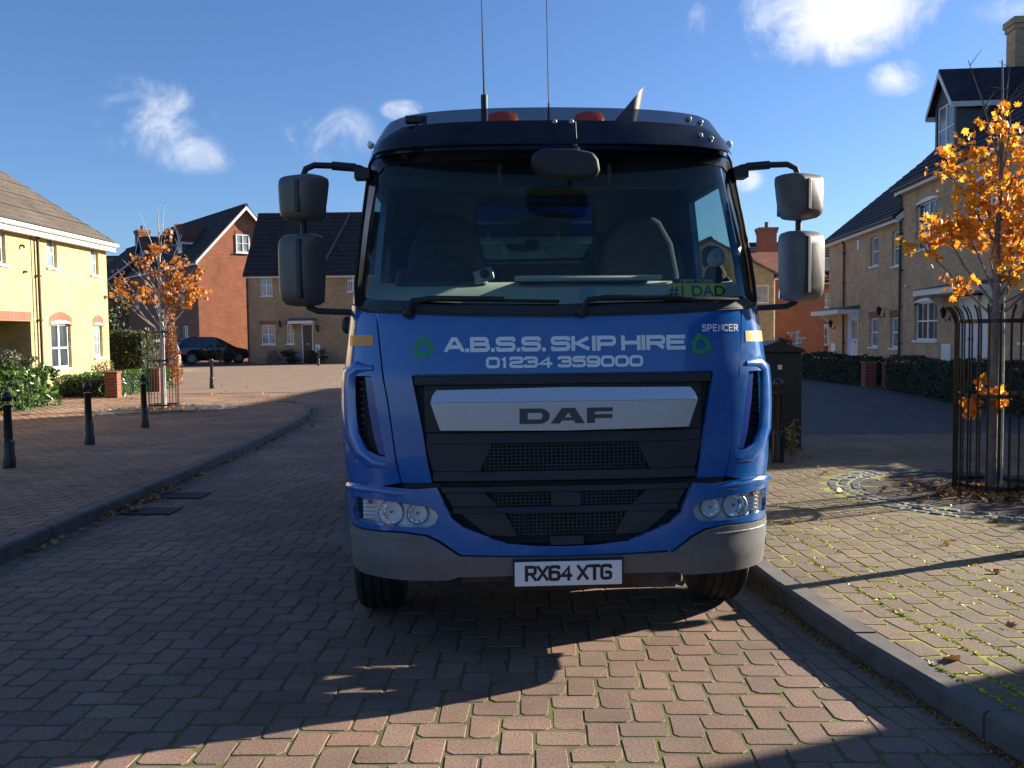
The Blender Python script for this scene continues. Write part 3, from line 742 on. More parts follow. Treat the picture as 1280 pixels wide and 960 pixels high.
def house(name, label, cat, loc, rz, L, Dp, ze, rise, wallm, roofm, holes, zb=-.3, eave=.28, fascia='white_paint', verge=None, group=None, over=.12, gholes=(), fh=.16, gutter='gutter_black', course=.33):
    """facade along local x at y=0 facing -y; ridge along x"""
    H_ = empty(name, loc, rz, label, cat, group)
    b = MB(); xs = sorted({0, L} | {h[0] for h in holes} | {h[1] for h in holes}); zs = sorted({zb, ze} | {h[2] for h in holes} | {h[3] for h in holes})
    for i in range(len(xs) - 1):
        for j in range(len(zs) - 1):
            xm, zm = (xs[i] + xs[i+1]) / 2, (zs[j] + zs[j+1]) / 2
            if any(h[0] < xm < h[1] and h[2] < zm < h[3] for h in holes): continue
            b.add([(xs[i], 0, zs[j]), (xs[i+1], 0, zs[j]), (xs[i+1], 0, zs[j+1]), (xs[i], 0, zs[j+1])], [(0, 1, 2, 3)])
    for h in holes:
        x0, x1, z0, z1 = h[:4]; dp = h[4] if len(h) > 4 else .16
        b.add([(x0,0,z0),(x0,0,z1),(x0,dp,z1),(x0,dp,z0)], [(0,1,2,3)]); b.add([(x1,0,z0),(x1,0,z1),(x1,dp,z1),(x1,dp,z0)], [(3,2,1,0)])
        b.add([(x0,0,z1),(x1,0,z1),(x1,dp,z1),(x0,dp,z1)], [(0,1,2,3)]); b.add([(x0,0,z0),(x1,0,z0),(x1,dp,z0),(x0,dp,z0)], [(3,2,1,0)])
        if dp > .3: b.add([(x0,dp,z0),(x1,dp,z0),(x1,dp,z1),(x0,dp,z1)], [(0,1,2,3)])
    b.add([(L, Dp, zb), (0, Dp, zb), (0, Dp, ze), (L, Dp, ze)], [(0, 1, 2, 3)])
    for x in (0, L): b.add([(x, 0, zb), (x, Dp, zb), (x, Dp, ze), (x, Dp/2, ze + rise - .04), (x, 0, ze)], [(0, 1, 2, 3, 4) if x else (4, 3, 2, 1, 0)])
    b.build('wall', wallm, H_, recalc=False)
    # stepped tile courses
    rb = MB(); sl = math.hypot(Dp / 2, rise); ux, uz = (Dp / 2) / sl, rise / sl; n = max(3, int(round((sl + eave) / course))); st = (sl + eave) / n
    x0, x1 = -over, L + over; base = .07
    for side in (0, 1):
        def P(x, s, o):
            yy = -eave * ux + s * ux - o * uz; zz = ze - eave * uz + s * uz + o * ux + base
            return (x, yy if side == 0 else Dp - yy, zz)
        vs = []; fs = []
        for i in range(n):
            k = len(vs); a, c = i * st, (i + 1) * st
            vs += [P(x0, a, -.0), P(x1, a, 0), P(x0, a, .034), P(x1, a, .034), P(x0, c, .004), P(x1, c, .004)]
            fs += [(k, k+1, k+3, k+2), (k+2, k+3, k+5, k+4)] if side == 0 else [(k+1, k, k+2, k+3), (k+3, k+2, k+4, k+5)]
        k = len(vs); vs += [P(x0, 0, -.06), P(x1, 0, -.06), P(x0, sl + eave, -.06), P(x1, sl + eave, -.06), P(x0, 0, .03), P(x1, 0, .03), P(x0, sl+eave, .004), P(x1, sl+eave, .004)]
        fs += [(k, k+1, k+3, k+2), (k, k+2, k+6, k+4), (k+1, k+5, k+7, k+3), (k, k+4, k+5, k+1)]
        rb.add(vs, fs)
    ro = rb.build('roof', roofm, H_, recalc=False)
    r2 = MB(); x = x0
    while x < x1:
        e = min(x + .44, x1)
        r2.tube([(x, Dp/2, ze + rise + base - .03), (e, Dp/2, ze + rise + base - .03 + .0)], [.115, .125], 10); x += .45
    r2.build('ridge_tiles', roofm, ro)
    fb = MB(); ye = -eave * ux; zf = ze - eave * uz + base - .05
    fb.box(-over, L + over, ye - .0, ye + .025, zf - fh, zf); fb.box(-over + .01, L + over - .01, ye + .024, -.002, zf - fh + .01, zf - fh + .03); fb.build('fascia', fascia, ro)
    fb = MB(); fb.box(-over, L + over, Dp - ye - .025, Dp - ye, zf - fh, zf); fb.build('fascia', fascia, ro)
    gb = MB(); gb.tube([(-over, ye - .055, zf - .02), (L + over, ye - .055, zf - .02)], .055, 8); gb.build('gutter', gutter, ro, smooth=50)
    if verge:
        for xx in (-over - .024, L + over + .002):
            vb = MB()
            for sgn in (0, 1):
                y_a, y_b = (ye, Dp/2) if sgn == 0 else (Dp - ye, Dp/2)
                za, zc = ze - eave*uz + base - .07, ze + rise + base - .07
                vb.add([(xx, y_a, za - .2), (xx, y_b, zc - .22), (xx, y_b, zc), (xx, y_a, za), (xx+.022, y_a, za - .2), (xx+.022, y_b, zc - .22), (xx+.022, y_b, zc), (xx+.022, y_a, za)],
                       [(0,1,2,3),(7,6,5,4),(0,4,5,1),(3,2,6,7)])
            vb.build('bargeboard', verge, ro)
    return H_, ro

def chimney(ro, x, y, z0, z1, w=.8, d=.55, m='brick_red', pots=1):
    b = MB(); b.box(x - w/2, x + w/2, y - d/2, y + d/2, z0, z1 - .32)
    b.box(x - w/2 - .04, x + w/2 + .04, y - d/2 - .04, y + d/2 + .04, z1 - .32, z1 - .18); b.box(x - w/2 - .08, x + w/2 + .08, y - d/2 - .08, y + d/2 + .08, z1 - .18, z1)
    o = b.build('chimney', m, ro)
    b = MB()
    for k in range(pots):
        xx = x - w/2 + w*(k + .5)/pots; b.lathe([(.12, z1), (.10, z1 + .28), (.12, z1 + .30), (.12, z1 + .34)], (xx, y, 0), 10)
    b.build('chimney_pot', 'roof_red', o, smooth=40)

def dormer(H_, xc, w, y0, zb, ze, zr, y1e, y1r, cheek, roofm, cols=2, pane='pane_light', rw=.18):
    """gabled dormer facing -y; y1e, y1r: where its eaves and ridge meet the slope"""
    b = MB(); h = w / 2; t = .14; wx, wz0, wz1 = h - t, zb + .18, ze - .03
    b.add([(xc-h,y0,zb),(xc-wx,y0,zb),(xc-wx,y0,ze),(xc-h,y0,ze)], [(0,1,2,3)]); b.add([(xc+wx,y0,zb),(xc+h,y0,zb),(xc+h,y0,ze),(xc+wx,y0,ze)], [(0,1,2,3)])
    b.add([(xc-wx,y0,zb),(xc+wx,y0,zb),(xc+wx,y0,wz0),(xc-wx,y0,wz0)], [(0,1,2,3)]); b.add([(xc-wx,y0,wz1),(xc+wx,y0,wz1),(xc+wx,y0,ze),(xc-wx,y0,ze)], [(0,1,2,3)])
    b.add([(xc-h,y0,ze),(xc+h,y0,ze),(xc,y0,zr)], [(0,1,2)])
    for s in (-1, 1): b.add([(xc+s*h,y0,zb),(xc+s*h,y1e,zb),(xc+s*h,y1e,ze),(xc+s*h,y0,ze)], [(0,1,2,3)])
    d = b.build('dormer', cheek, H_)
    window(d, xc - wx, xc + wx, wz0, wz1, cols, .45, y=y0, pane=pane, sill=True, inset=.03)
    r = MB(); o = rw
    for s in (-1, 1):
        e = xc + s*(h + o); zee = ze - o * (zr - ze) / h
        r.add([(e,y0-.2,zee+.02),(e,y1e,zee+.02),(xc,y1r,zr+.02),(xc,y0-.2,zr+.02),(e,y0-.2,zee+.08),(e,y1e,zee+.08),(xc,y1r,zr+.08),(xc,y0-.2,zr+.08)],
              [(0,1,2,3),(7,6,5,4),(0,3,7,4),(0,4,5,1)])
    r.build('dormer_roof', roofm, d)
    for s in (-1, 1):
        f = MB(); e = xc + s*(h + o); zee = ze - o * (zr - ze) / h
        f.add([(e,y0-.225,zee-.1),(xc,y0-.225,zr-.14),(xc,y0-.225,zr+.03),(e,y0-.225,zee+.03),(e,y0-.201,zee-.1),(xc,y0-.201,zr-.14),(xc,y0-.201,zr+.03),(e,y0-.201,zee+.03)], [(0,1,2,3),(7,6,5,4),(0,4,5,1),(3,2,6,7),(0,3,7,4)])
        f.box(e - .012, e + .012, y0 - .202, y1e, zee - .12, zee + .018)
        f.build('bargeboard', 'white_paint', d)

def meterbox(P_, x0, x1, z0, z1):
    b = MB(); b.box(x0, x1, -.05, -.001, z0, z1); b.build('meter_box', 'white_paint', P_, bevel=.01)

# --- left: yellow brick house with a hip-free gable end, facade faces the street
Y0 = 11.5
hl = lambda a, b_, c, d, *r: (a - Y0, b_ - Y0, c, d, *r)
wins = [(19.70, 20.72, 3.40, 4.30, 2, .45, 0, None), (22.55, 23.06, 3.48, 4.28, 1, .45, 0, None), (24.90, 25.36, 3.45, 4.24, 1, .45, 0, None),
        (22.60, 23.62, .88, 2.06, 2, .45, .16, 'brick_redlintel'), (24.93, 25.44, 1.12, 2.04, 1, .45, .12, 'brick_redlintel'),
        (16.0, 17.2, 3.40, 4.30, 2, .45, 0, None), (13.2, 14.4, 3.4, 4.3, 2, .45, 0, None), (13.2, 14.4, .9, 2.06, 2, .45, .16, 'brick_redlintel')]
HL, HLr = house('yellow_brick_house', 'pale yellow brick house with brown tiled roof and open passage at the left edge', 'house', (-11.8, Y0, 0), PI/2, 25.85 - Y0, 8.4, 4.50, 2.75,
      'brick_yellow', 'roof_brown', [hl(a, b_, c, d) for a, b_, c, d, *_ in wins] + [hl(18.2, 21.66, 0, 2.08, 5.0)], fh=.2, gutter='white_paint', verge='white_paint')
for a, b_, c, d, cols, tr, ar, lt in wins: window(HL, a - Y0, b_ - Y0, c, d, cols, tr, ar, lintel=lt, pane='pane_light' if b_ - a < .6 else 'pane')
b = MB(); b.box(18.0 - Y0, 21.68 - Y0, -.014, .03, 2.082, 2.31); b.build('lintel', 'brick_redlintel', HL)
pipe(HL, 22.0 - Y0, .1, 4.45)
b = MB(); b.box(21.80 - Y0, 21.815 - Y0, -.012, -.001, .1, 4.3); b.build('movement_joint', 'gutter_black', HL)
b = MB(); b.tube([(21.35 - Y0, -.001, 3.9), (21.35 - Y0, -.08, 3.9), (21.35 - Y0, -.10, 3.84)], .03); b.build('vent_pipe', 'gutter_black', HL); b = MB(); b.tube([(21.45 - Y0, -.001, 3.28), (21.45 - Y0, -.08, 3.28)], .03); b.build('vent_pipe', 'gutter_black', HL)

# --- right: taller buff brick house with dormer, and its lower wing
RD = math.atan2(-.9963, -.0857)      # local x runs towards the camera
def rpt(s): return (9.504 + .0857 * s, s * .9963)
s0 = 26.82
wx = lambda s: s0 - s
R1w = [(wx(25.70), wx(24.05), 3.90, 5.22, 2, .5, .2, 'brick_buff'), (wx(25.72), wx(24.05), 1.33, 2.42, 2, .5, .2, 'brick_redlintel'),
       (wx(21.9), wx(20.25), 3.90, 5.22, 2, .5, .2, 'brick_buff'), (wx(19.4), wx(17.8), 1.33, 2.42, 2, .5, .2, 'brick_redlintel')]
H1, H1r = house('buff_brick_house', 'tall buff brick house with a gabled dormer and chimney at the right edge', 'house', (*rpt(s0), 0), RD, s0 - 17.1, 9.0, 6.0, 4.35,
      'brick_buff', 'roof_slate', [w[:4] for w in R1w] + [(wx(22.6), wx(21.0), .38, 2.5, .2)], verge='white_paint')
for a, b_, c, d, cols, tr, ar, lt in R1w: window(H1, a, b_, c, d, cols, tr, ar, lintel=lt, glaz=1)
door(H1, wx(22.6), wx(21.55), .38, 2.45, 'door_white'); canopy(H1, wx(23.75), wx(20.4), 2.52)
b = MB(); b.box(wx(21.5), wx(21.0), .06, .1, .38, 2.45); b.build('side_panel', 'upvc', H1)
lantern(H1, wx(23.17), 2.02); meterbox(H1, wx(23.62), wx(23.05), .67, 1.25); pipe(H1, .07, .3, 5.9)
b = MB(); b.lathe([(.06, 0), (.06, -.06), (.03, -.07)], (wx(26.4), 0, 2.92), 12, 'y'); b.build('flood_sensor', 'white_paint', H1)
b = MB(); b.lathe([(.03, -.071), (.028, -.085)], (wx(26.4), 0, 2.92), 12, 'y'); b.build('sensor_eye', 'ink', H1)
sl1 = 4.35 / 4.5
dormer(H1, wx(25.3), 1.45, .62, 6.55, 8.0, 8.85, 2.05, 2.95, 'lead', 'roof_slate')
chimney(H1r, .45, 3.3, 8.6, 10.55, .55, .95, 'brick_buff', 1)
t0 = 34.85; wy = lambda s: t0 - s
R2w = [(wy(29.8), wy(28.95), 3.75, 4.72, 1, .5), (wy(27.7), wy(26.98), 3.6, 4.68, 1, .5), (wy(29.8), wy(28.88), 1.08, 2.04, 1, .5), (wy(27.75), wy(26.98), 1.08, 2.03, 1, .5)]
H2, H2r = house('buff_brick_wing', 'lower buff brick wing with small white canopy beside the tall dormer house', 'house', (*rpt(t0), 0), RD, t0 - s0 - .01, 8.6, 5.20, 3.5,
      'brick_buff', 'roof_slate', [w[:4] for w in R2w] + [(wy(32.2), wy(31.05), .30, 2.2, .2)], verge='white_paint')
for i, (a, b_, c, d, cols, tr) in enumerate(R2w): window(H2, a, b_, c, d, cols, tr, lintel='brick_redlintel' if i > 1 else None, pane='pane_light')
door(H2, wy(32.2), wy(31.05), .30, 2.2, 'door_white', glass=True); canopy(H2, wy(34.6), wy(30.9), 2.22); lantern(H2, wy(33.9), 1.85); lantern(H2, wy(28.3), 2.2)
meterbox(H2, wy(34.3), wy(33.7), .5, 1.15)
pipe(H2, wy(32.6), .25, 5.1)
b = MB(); b.box(wy(31.12), wy(30.92), -.05, -.001, 4.42, 4.78); b.build('alarm_box', 'white_paint', H2, bevel=.015)

# --- middle left: tan house beyond the square
Tw = [(.72, 1.36, 3.72, 4.86, 2, .5), (5.35, 5.95, 3.9, 5.05, 2, .5), (.72, 1.45, 1.15, 2.2, 2, .5), (2.05, 2.45, 1.15, 2.2, 1, .5), (5.35, 6.0, .95, 1.95, 2, .5), (7.6, 8.6, .95, 2.0, 2, .5), (7.6, 8.6, 3.9, 5.0, 2, .5)]
HT, HTr = house('tan_brick_house', 'brown brick house with dark door under white canopy facing the square', 'house', (-14.05, 47, .1), 0, 9.6, 6.0, 5.0, 3.35,
      'brick_tan', 'roof_dark', [w[:4] for w in Tw] + [(2.9, 3.45, .15, 2.2, .2)])
for i, (a, b_, c, d, cols, tr) in enumerate(Tw): window(HT, a, b_, c, d, cols, tr, lintel='brick_redlintel' if c < 2 else None, glaz=1, pane='pane_light')
door(HT, 2.88, 3.47, .15, 2.2, 'door_dark'); canopy(HT, 2.3, 3.62, 2.22, .7); lantern(HT, 1.75, 2.2); lantern(HT, 3.75, 1.95); meterbox(HT, 3.58, 3.85, .45, 1.12)
pipe(HT, .03, .1, 5.0); 
b = MB(); b.add([(3.94, -.25, 5.05), (5.02, 2.95, 8.5), (5.10, 2.95, 8.5), (4.02, -.25, 5.05), (3.94, -.25, 4.93), (5.02, 2.95, 8.38), (5.10, 2.95, 8.38), (4.02, -.25, 4.93)], [(0,1,2,3),(0,4,5,1),(3,2,6,7),(0,3,7,4)]); b.build('lead_flashing', 'kerb_stone', HTr)

# --- red brick houses behind, turned to the sun
th = R(-51.7)
def loc2(o, lx, ly): return (o[0] + lx*math.cos(th) - ly*math.sin(th), o[1] + lx*math.sin(th) + ly*math.cos(th))
o1 = (-18.4 - .62*15, 52 + .785*15)
HR, HRr = house('red_brick_house', 'large red brick house with sunlit gable and two roof dormers', 'house', (*o1, .1), th, 15, 5.9, 6.2, 3.25, 'brick_red', 'roof_dark',
                [(2.0, 3.0, 3.6, 4.8), (6.5, 7.5, 3.6, 4.8), (11.5, 12.5, 3.6, 4.8), (2.2, 3.2, 1, 2.2), (11.8, 13.0, .2, 2.3, .2), (7.5, 8.4, .2, 2.2, .2)], verge='white_paint', over=.3, fh=.2)
for (a, b_, c, d) in [(2.0, 3.0, 3.6, 4.8), (6.5, 7.5, 3.6, 4.8), (11.5, 12.5, 3.6, 4.8), (2.2, 3.2, 1, 2.2)]: window(HR, a, b_, c, d, 2, .5, lintel='brick_redlintel', pane='pane_light')
door(HR, 7.5, 8.4, .2, 2.2, 'door_dark'); window(HR, 11.8, 13.0, .22, 2.28, 2, .5, pane='pane_light', sill=False)
for k in (15 - 4.6, 15 - 12.6): dormer(HR, k, 1.3, .45, 6.5, 7.75, 8.65, 1.9, 2.7, 'lead', 'roof_red', 2)
# small window high in the sunlit gable
fr = MB(); gx = 15.0
for (ya, yb_, za, zb_) in ((2.35, 2.42, 6.65, 7.75), (3.13, 3.20, 6.65, 7.75), (2.42, 3.13, 7.68, 7.75), (2.42, 3.13, 6.65, 6.72), (2.745, 2.805, 6.72, 7.68), (2.42, 2.745, 7.18, 7.22), (2.805, 3.13, 7.18, 7.22)): fr.box(gx + .005, gx + .05, ya, yb_, za, zb_)
fo = fr.build('window', 'upvc', HR); p_ = MB(); p_.box(gx + .004, gx + .02, 2.40, 3.15, 6.70, 7.70); p_.build('pane', 'pane_light', fo)
p_ = MB(); p_.box(gx + .004, gx + .014, 2.3, 3.25, 7.76, 7.98); p_.build('lintel', 'brick_redlintel', fo); p_ = MB(); p_.box(gx + .001, gx + .1, 2.3, 3.25, 6.59, 6.649); p_.build('sill', 'upvc', fo)
HQ, HQr = house('red_brick_house', 'red brick house with chimney partly behind the left autumn tree', 'house', (*loc2(o1, -7.2, -1.2), .1), th, 7.0, 6.6, 5.9, 2.7, 'brick_red', 'roof_dark', [(2, 3, 3.4, 4.5)], verge='white_paint', over=.3, fh=.2)
window(HQ, 2, 3, 3.4, 4.5, 2, .5, pane='pane_light'); chimney(HQr, 4.0, 3.3, 8.0, 9.75, 1.0, .8, 'brick_red', 1)
HG, _ = house('dark_roofed_building', 'low dark roofed building far behind the red brick houses', 'house', (-40, 72, 0), 0, 16, 8, 6.4, 2.2, 'brick_red', 'roof_slate', [])

# --- middle right, behind the truck
Bw = [(3.55, 4.65, 2.75, 3.55, 3, .5), (4.0, 4.75, .65, 1.6, 2, .5), (5.6, 6.8, 2.75, 3.55, 3, .5)]
HB, HBr = house('red_brick_house', 'red brick house with tall chimney seen between the truck mirror and the right-hand houses', 'house', (13.6, 50, .2), 0, 12, 7, 4.35, 2.3, 'brick_red', 'roof_dark', [w[:4] for w in Bw])
for a, b_, c, d, cols, tr in Bw: window(HB, a, b_, c, d, cols, tr, glaz=1, pane='pane_light', lintel='white_paint' if c < 1 else 'brick_tan')
chimney(HBr, 1.1, .9, 3.6, 7.35, .95, .8, 'brick_red', 1); pipe(HB, 3.0, .1, 4.3)
b = MB(); b.box(0, 3.2, -2.6, -.01, -.3, 4.3); b.prism([(-2.8, 4.31), (-.01, 4.31), (-.01, 5.9)], -.1, 3.3, 'x'); b.build('porch_wing', 'brick_red', HB)
dB = MB(); dB.box(3.6, 4.7, -.12, 1.2, 4.75, 5.65); dd = dB.build('dormer', 'lead', HBr); window(dd, 3.75, 4.45, 4.85, 5.55, 1, 0, y=-.13, pane='pane_light', sill=False, inset=-.02)
HY, HYr = house('orange_lit_house', 'sunlit yellow orange brick house end just behind the truck cab', 'house', (12.35, 41.5, .15), PI/2, 6.5, 6, 4.2, 1.6, 'brick_yellow', 'roof_tan', [])
b = MB(); b.box(-.02, -.001, .25, .95, 2.8, 3.65)
fo = b.build('window', 'upvc', HY); b = MB(); b.box(-.03, -.021, .3, .9, 2.86, 3.6); b.build('pane', 'pane_light', fo)
pipe(HY, .2, .1, 4.2, 'white_paint')

# --- unseen house added right of the camera to throw shade across the kerb
H0, H0r = house('buff_brick_house', 'unseen buff brick house added to shade the near right kerb', 'house', (9.7, 6.85, 0), R(-93), 16, 8, 5.2, 3.4, 'brick_buff', 'roof_slate', [(2, 3.4, 3.4, 4.5), (7, 8.4, 3.4, 4.5), (2, 3.4, .9, 2.1), (7, 8.4, .9, 2.1)])
for a, c in ((2, 3.4), (7, 3.4), (2, .9), (7, .9)): window(H0, a, a + 1.4, c, c + (1.1 if c > 2 else 1.2), 2, .5, lintel='brick_redlintel')

# ------------------------------------------------------------------ trees, hedges, shrubs
def hedge(name, label, cat, x0, x1, y0, y1, z0, z1, m, n, size, group=None, seed=1, rz=0, rough=.06, lower=None, shape='oval'):
    rnd = random.Random(seed); cx, cy = (x0+x1)/2, (y0+y1)/2; hx, hy = (x1-x0)/2, (y1-y0)/2
    root = empty(name, (cx, cy, z0), rz, label, cat, group)
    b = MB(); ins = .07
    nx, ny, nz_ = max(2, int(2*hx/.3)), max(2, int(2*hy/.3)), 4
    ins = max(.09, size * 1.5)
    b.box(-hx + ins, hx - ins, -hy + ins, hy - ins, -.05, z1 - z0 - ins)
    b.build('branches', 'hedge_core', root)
    pts = []; A = [2*hx*(z1-z0), 2*hy*(z1-z0), 4*hx*hy]
    def lump(u, v): return rough * (math.sin(u*3.1 + seed) + math.sin(v*4.3 + u*1.7 + seed*2) + .6*math.sin(u*9.7 + v*7))
    for i in range(n):
        f = rnd.choices((0, 1, 2), A)[0]
        d = -abs(rnd.gauss(0, .045)) + rnd.uniform(-.01, .03)
        if f == 0: s = rnd.choice((-1, 1)); x = rnd.uniform(-hx, hx); z = rnd.uniform(0, z1 - z0); y = s*(hy + d + lump(x, z))
        elif f == 1: s = rnd.choice((-1, 1)); y = rnd.uniform(-hy, hy); z = rnd.uniform(0, z1 - z0); x = s*(hx + d + lump(y, z))
        else: x = rnd.uniform(-hx, hx); y = rnd.uniform(-hy, hy); z = z1 - z0 + d + lump(x, y)
        pts.append((x, y, z))
    leafs('foliage', m, pts, size, root, shape, seed=seed)
    return root

def shrub(name, label, cat, c, r, m, n, size, seed=1, group=None, shape='oval', core=True, stems=5):
    rnd = random.Random(seed); root = empty(name, c, 0, label, cat, group)
    b = MB()
    for i in range(stems):
        a = rnd.uniform(0, 2*PI); q = rnd.uniform(.3, .8)
        b.tube([(0, 0, -.02), (r[0]*.3*math.cos(a)*q, r[1]*.3*math.sin(a)*q, r[2]*.8), (r[0]*.7*math.cos(a)*q, r[1]*.7*math.sin(a)*q, r[2]*1.5)], [.03, .02, .008], 5)
    b.build('stems', 'bark', root)
    pts = []; lob = [(rnd.uniform(-.6, .6), rnd.uniform(-.6, .6), rnd.uniform(.3, 1.55), rnd.uniform(.35, .6)) for _ in range(9)]
    while len(pts) < n:
        l = rnd.choice(lob); v = Vector((rnd.gauss(0, 1), rnd.gauss(0, 1), rnd.gauss(0, 1))).normalized() * l[3] * rnd.uniform(.55, 1.05)
        p = ((l[0] + v.x) * r[0], (l[1] + v.y) * r[1], (l[2] + v.z * .8) * r[2])
        if p[2] > .01: pts.append(p)
    leafs('foliage', m, pts, size, root, shape, seed=seed)
    return root

def street_tree(label, base, h, trunk_r, crown, n, size, lm, bm_, seed, clumps, bare=(), lean=(0, 0), fork=1.6):
    """slender staked tree: trunk, forking branches, leaves gathered in clumps along the branch ends"""
    rnd = random.Random(seed); root = empty('maple_tree', (*base, .12), 0, label, 'tree', 'autumn street trees')
    b = MB(); top = Vector((lean[0], lean[1], h))
    pts = [(0, 0, 0), (lean[0]*.1, 0, h*.18), (lean[0]*.3 + .01, 0, h*.38), (lean[0]*.6, lean[1]*.5, h*.6), (lean[0]*.9 + .02, lean[1]*.8, h*.82), tuple(top)]
    b.tube(pts, [trunk_r*1.15, trunk_r, trunk_r*.82, trunk_r*.55, trunk_r*.28, .006], 9)
    def at(z):
        t = z / h
        return Vector((float(np.interp(z, [p[2] for p in pts], [p[0] for p in pts])), float(np.interp(z, [p[2] for p in pts], [p[1] for p in pts])), z))
    leaves = []; tints = []
    for ci, (cx, cy, cz, cr, dens) in enumerate(clumps):
        c = Vector((cx, cy, cz)); d = math.hypot(cx, cy); zs = max(fork if cz > fork else cz*.7, cz - .35 - d * .9); a = at(min(zs, h*.9))
        mid = a.lerp(c, .5) + Vector((0, 0, -.04 * d)) + Vector((rnd.uniform(-.04, .04), rnd.uniform(-.04, .04), 0))
        r0 = trunk_r * .38 * (1 - .5*zs/h)
        b.tube([a, mid, c, c + (c - mid) * .35 + Vector((0, 0, .05))], [r0, r0*.6, r0*.35, .003], 6)
        for k in range(6):
            e = c + Vector((rnd.gauss(0, 1), rnd.gauss(0, 1), rnd.gauss(.3, .8))).normalized() * cr * rnd.uniform(.7, 1.1)
            s = mid.lerp(c, rnd.uniform(.4, 1)); b.tube([s, s.lerp(e, .5) + Vector((0, 0, .02)), e], [r0*.3, r0*.2, .002], 4)
            for q in range(int(dens * n / 6)):
                t = rnd.uniform(.35, 1.05); p = s.lerp(e, t) + Vector((rnd.gauss(0, 1), rnd.gauss(0, 1), rnd.gauss(0, 1))) * cr * .22
                leaves.append(tuple(p)); tints.append(min(1, max(0, rnd.gauss(.52, .24))))
    for (x, y, z, x2, y2, z2) in bare:
        b.tube([(x, y, z), ((x+x2)/2 + .02, (y+y2)/2, (z+z2)/2), (x2, y2, z2)], [.012, .008, .003], 5)
        for k in range(5):
            t = rnd.uniform(.4, 1); p = Vector((x, y, z)).lerp(Vector((x2, y2, z2)), t)
            b.tube([p, p + Vector((rnd.uniform(-.15, .15), rnd.uniform(-.15, .15), rnd.uniform(.05, .22)))], [.004, .0015], 4)
    b.build('trunk', bm_, root, smooth=50)
    leafs('crown', lm, leaves, size, root, 'maple', seed=seed, tints=tints)
    return root

def tree_guard(label, c, r, h, nb, splay, hoops, grp='tree guards'):
    root = empty('tree_guard', (*c, .125), 0, label, 'tree guard', grp)
    b = MB(); hb = MB()
    for k in range(nb):
        a = 2*PI*(k + .5)/nb; ca_, sa_ = math.cos(a), math.sin(a)
        b.tube([(r*ca_, r*sa_, 0), (r*ca_, r*sa_, h - .16), ((r + splay*.4)*ca_, (r + splay*.4)*sa_, h - .06), ((r + splay)*ca_, (r + splay)*sa_, h)], .0085, 5)
    b.build('bars', 'cast_iron', root)
    for z in hoops:
        hh = MB(); n = 28; prof = []
        vs = []; fs = []
        for k in range(n):
            a = 2*PI*k/n
            for (rr, zz) in ((r - .009 - .004, z), (r - .009, z), (r - .009, z + .035), (r - .013, z + .035)): vs.append((rr*math.cos(a), rr*math.sin(a), zz))
        for k in range(n):
            for j in range(4): fs.append((k*4 + j, ((k+1) % n)*4 + j, ((k+1) % n)*4 + (j+1) % 4, k*4 + (j+1) % 4))
        hh.add(vs, fs); hh.build('hoop', 'cast_iron', root)
    return root

# right tree: leaves large, crown lopsided, low clumps inside the guard
cl = [(-.30, 0, 3.45, .24, 1.5), (.05, -.1, 3.72, .26, 1.4), (.35, .1, 3.55, .28, 1.5), (.15, .2, 3.25, .26, 1.3), (-.15, -.1, 3.1, .28, 1.6), (.25, -.15, 2.95, .30, 1.8), (-.45, .1, 2.78, .22, 1.1), (-.68, .05, 2.62, .15, .5),
      (-.25, 0, 2.68, .26, 1.6), (.05, .1, 2.66, .26, 1.6), (.45, .05, 2.72, .28, 1.4), (.62, 0, 3.1, .28, 1.3), (.1, -.1, 2.38, .16, .6), (-.28, .05, 1.92, .14, .55), (.15, -.05, 1.96, .10, .35), (.72, .2, 3.5, .25, 1.1), (.5, 0, 2.35, .12, .3),
      (-.12, -.08, .98, .13, .5), (-.22, -.05, .78, .12, .55), (-.02, -.12, .88, .10, .4), (.8, -.1, 2.7, .25, 1), (.3, .1, 2.1, .07, .12)]
street_tree('young tree with orange leaves in the tall black guard on the right pavement', (4.46, 8.15), 3.95, .048, None, 66, .072, 'leaf_orange', 'bark', 5, [(a, b_, c - (.42 if c > 2.9 else .3 if c > 2.2 else 0) , d, e) for a, b_, c, d, e in cl],
            [(0, 0, 1.9, .75, .1, 2.35), (0, 0, 1.7, .6, .0, 2.05), (0, 0, 2.3, -.5, .05, 3.05), (0, 0, 3.1, -.28, 0, 3.95), (0, 0, 3.0, .10, 0, 3.9), (.1, 0, 2.2, .9, 0, 2.3)], (.03, 0))
b = MB(); b.tube([(4.53, 8.10, .1), (4.535, 8.11, 1.0), (4.53, 8.12, 1.95)], .011, 6); tag(b.build('support_cane', 'bark_pale'), 'pale thin cane standing beside the right tree trunk', 'cane')
tree_guard('tall black iron tree guard with splayed bar tops on the right pavement', (4.48, 8.15), .335, 1.72, 24, .085, (.05, .88, 1.56))
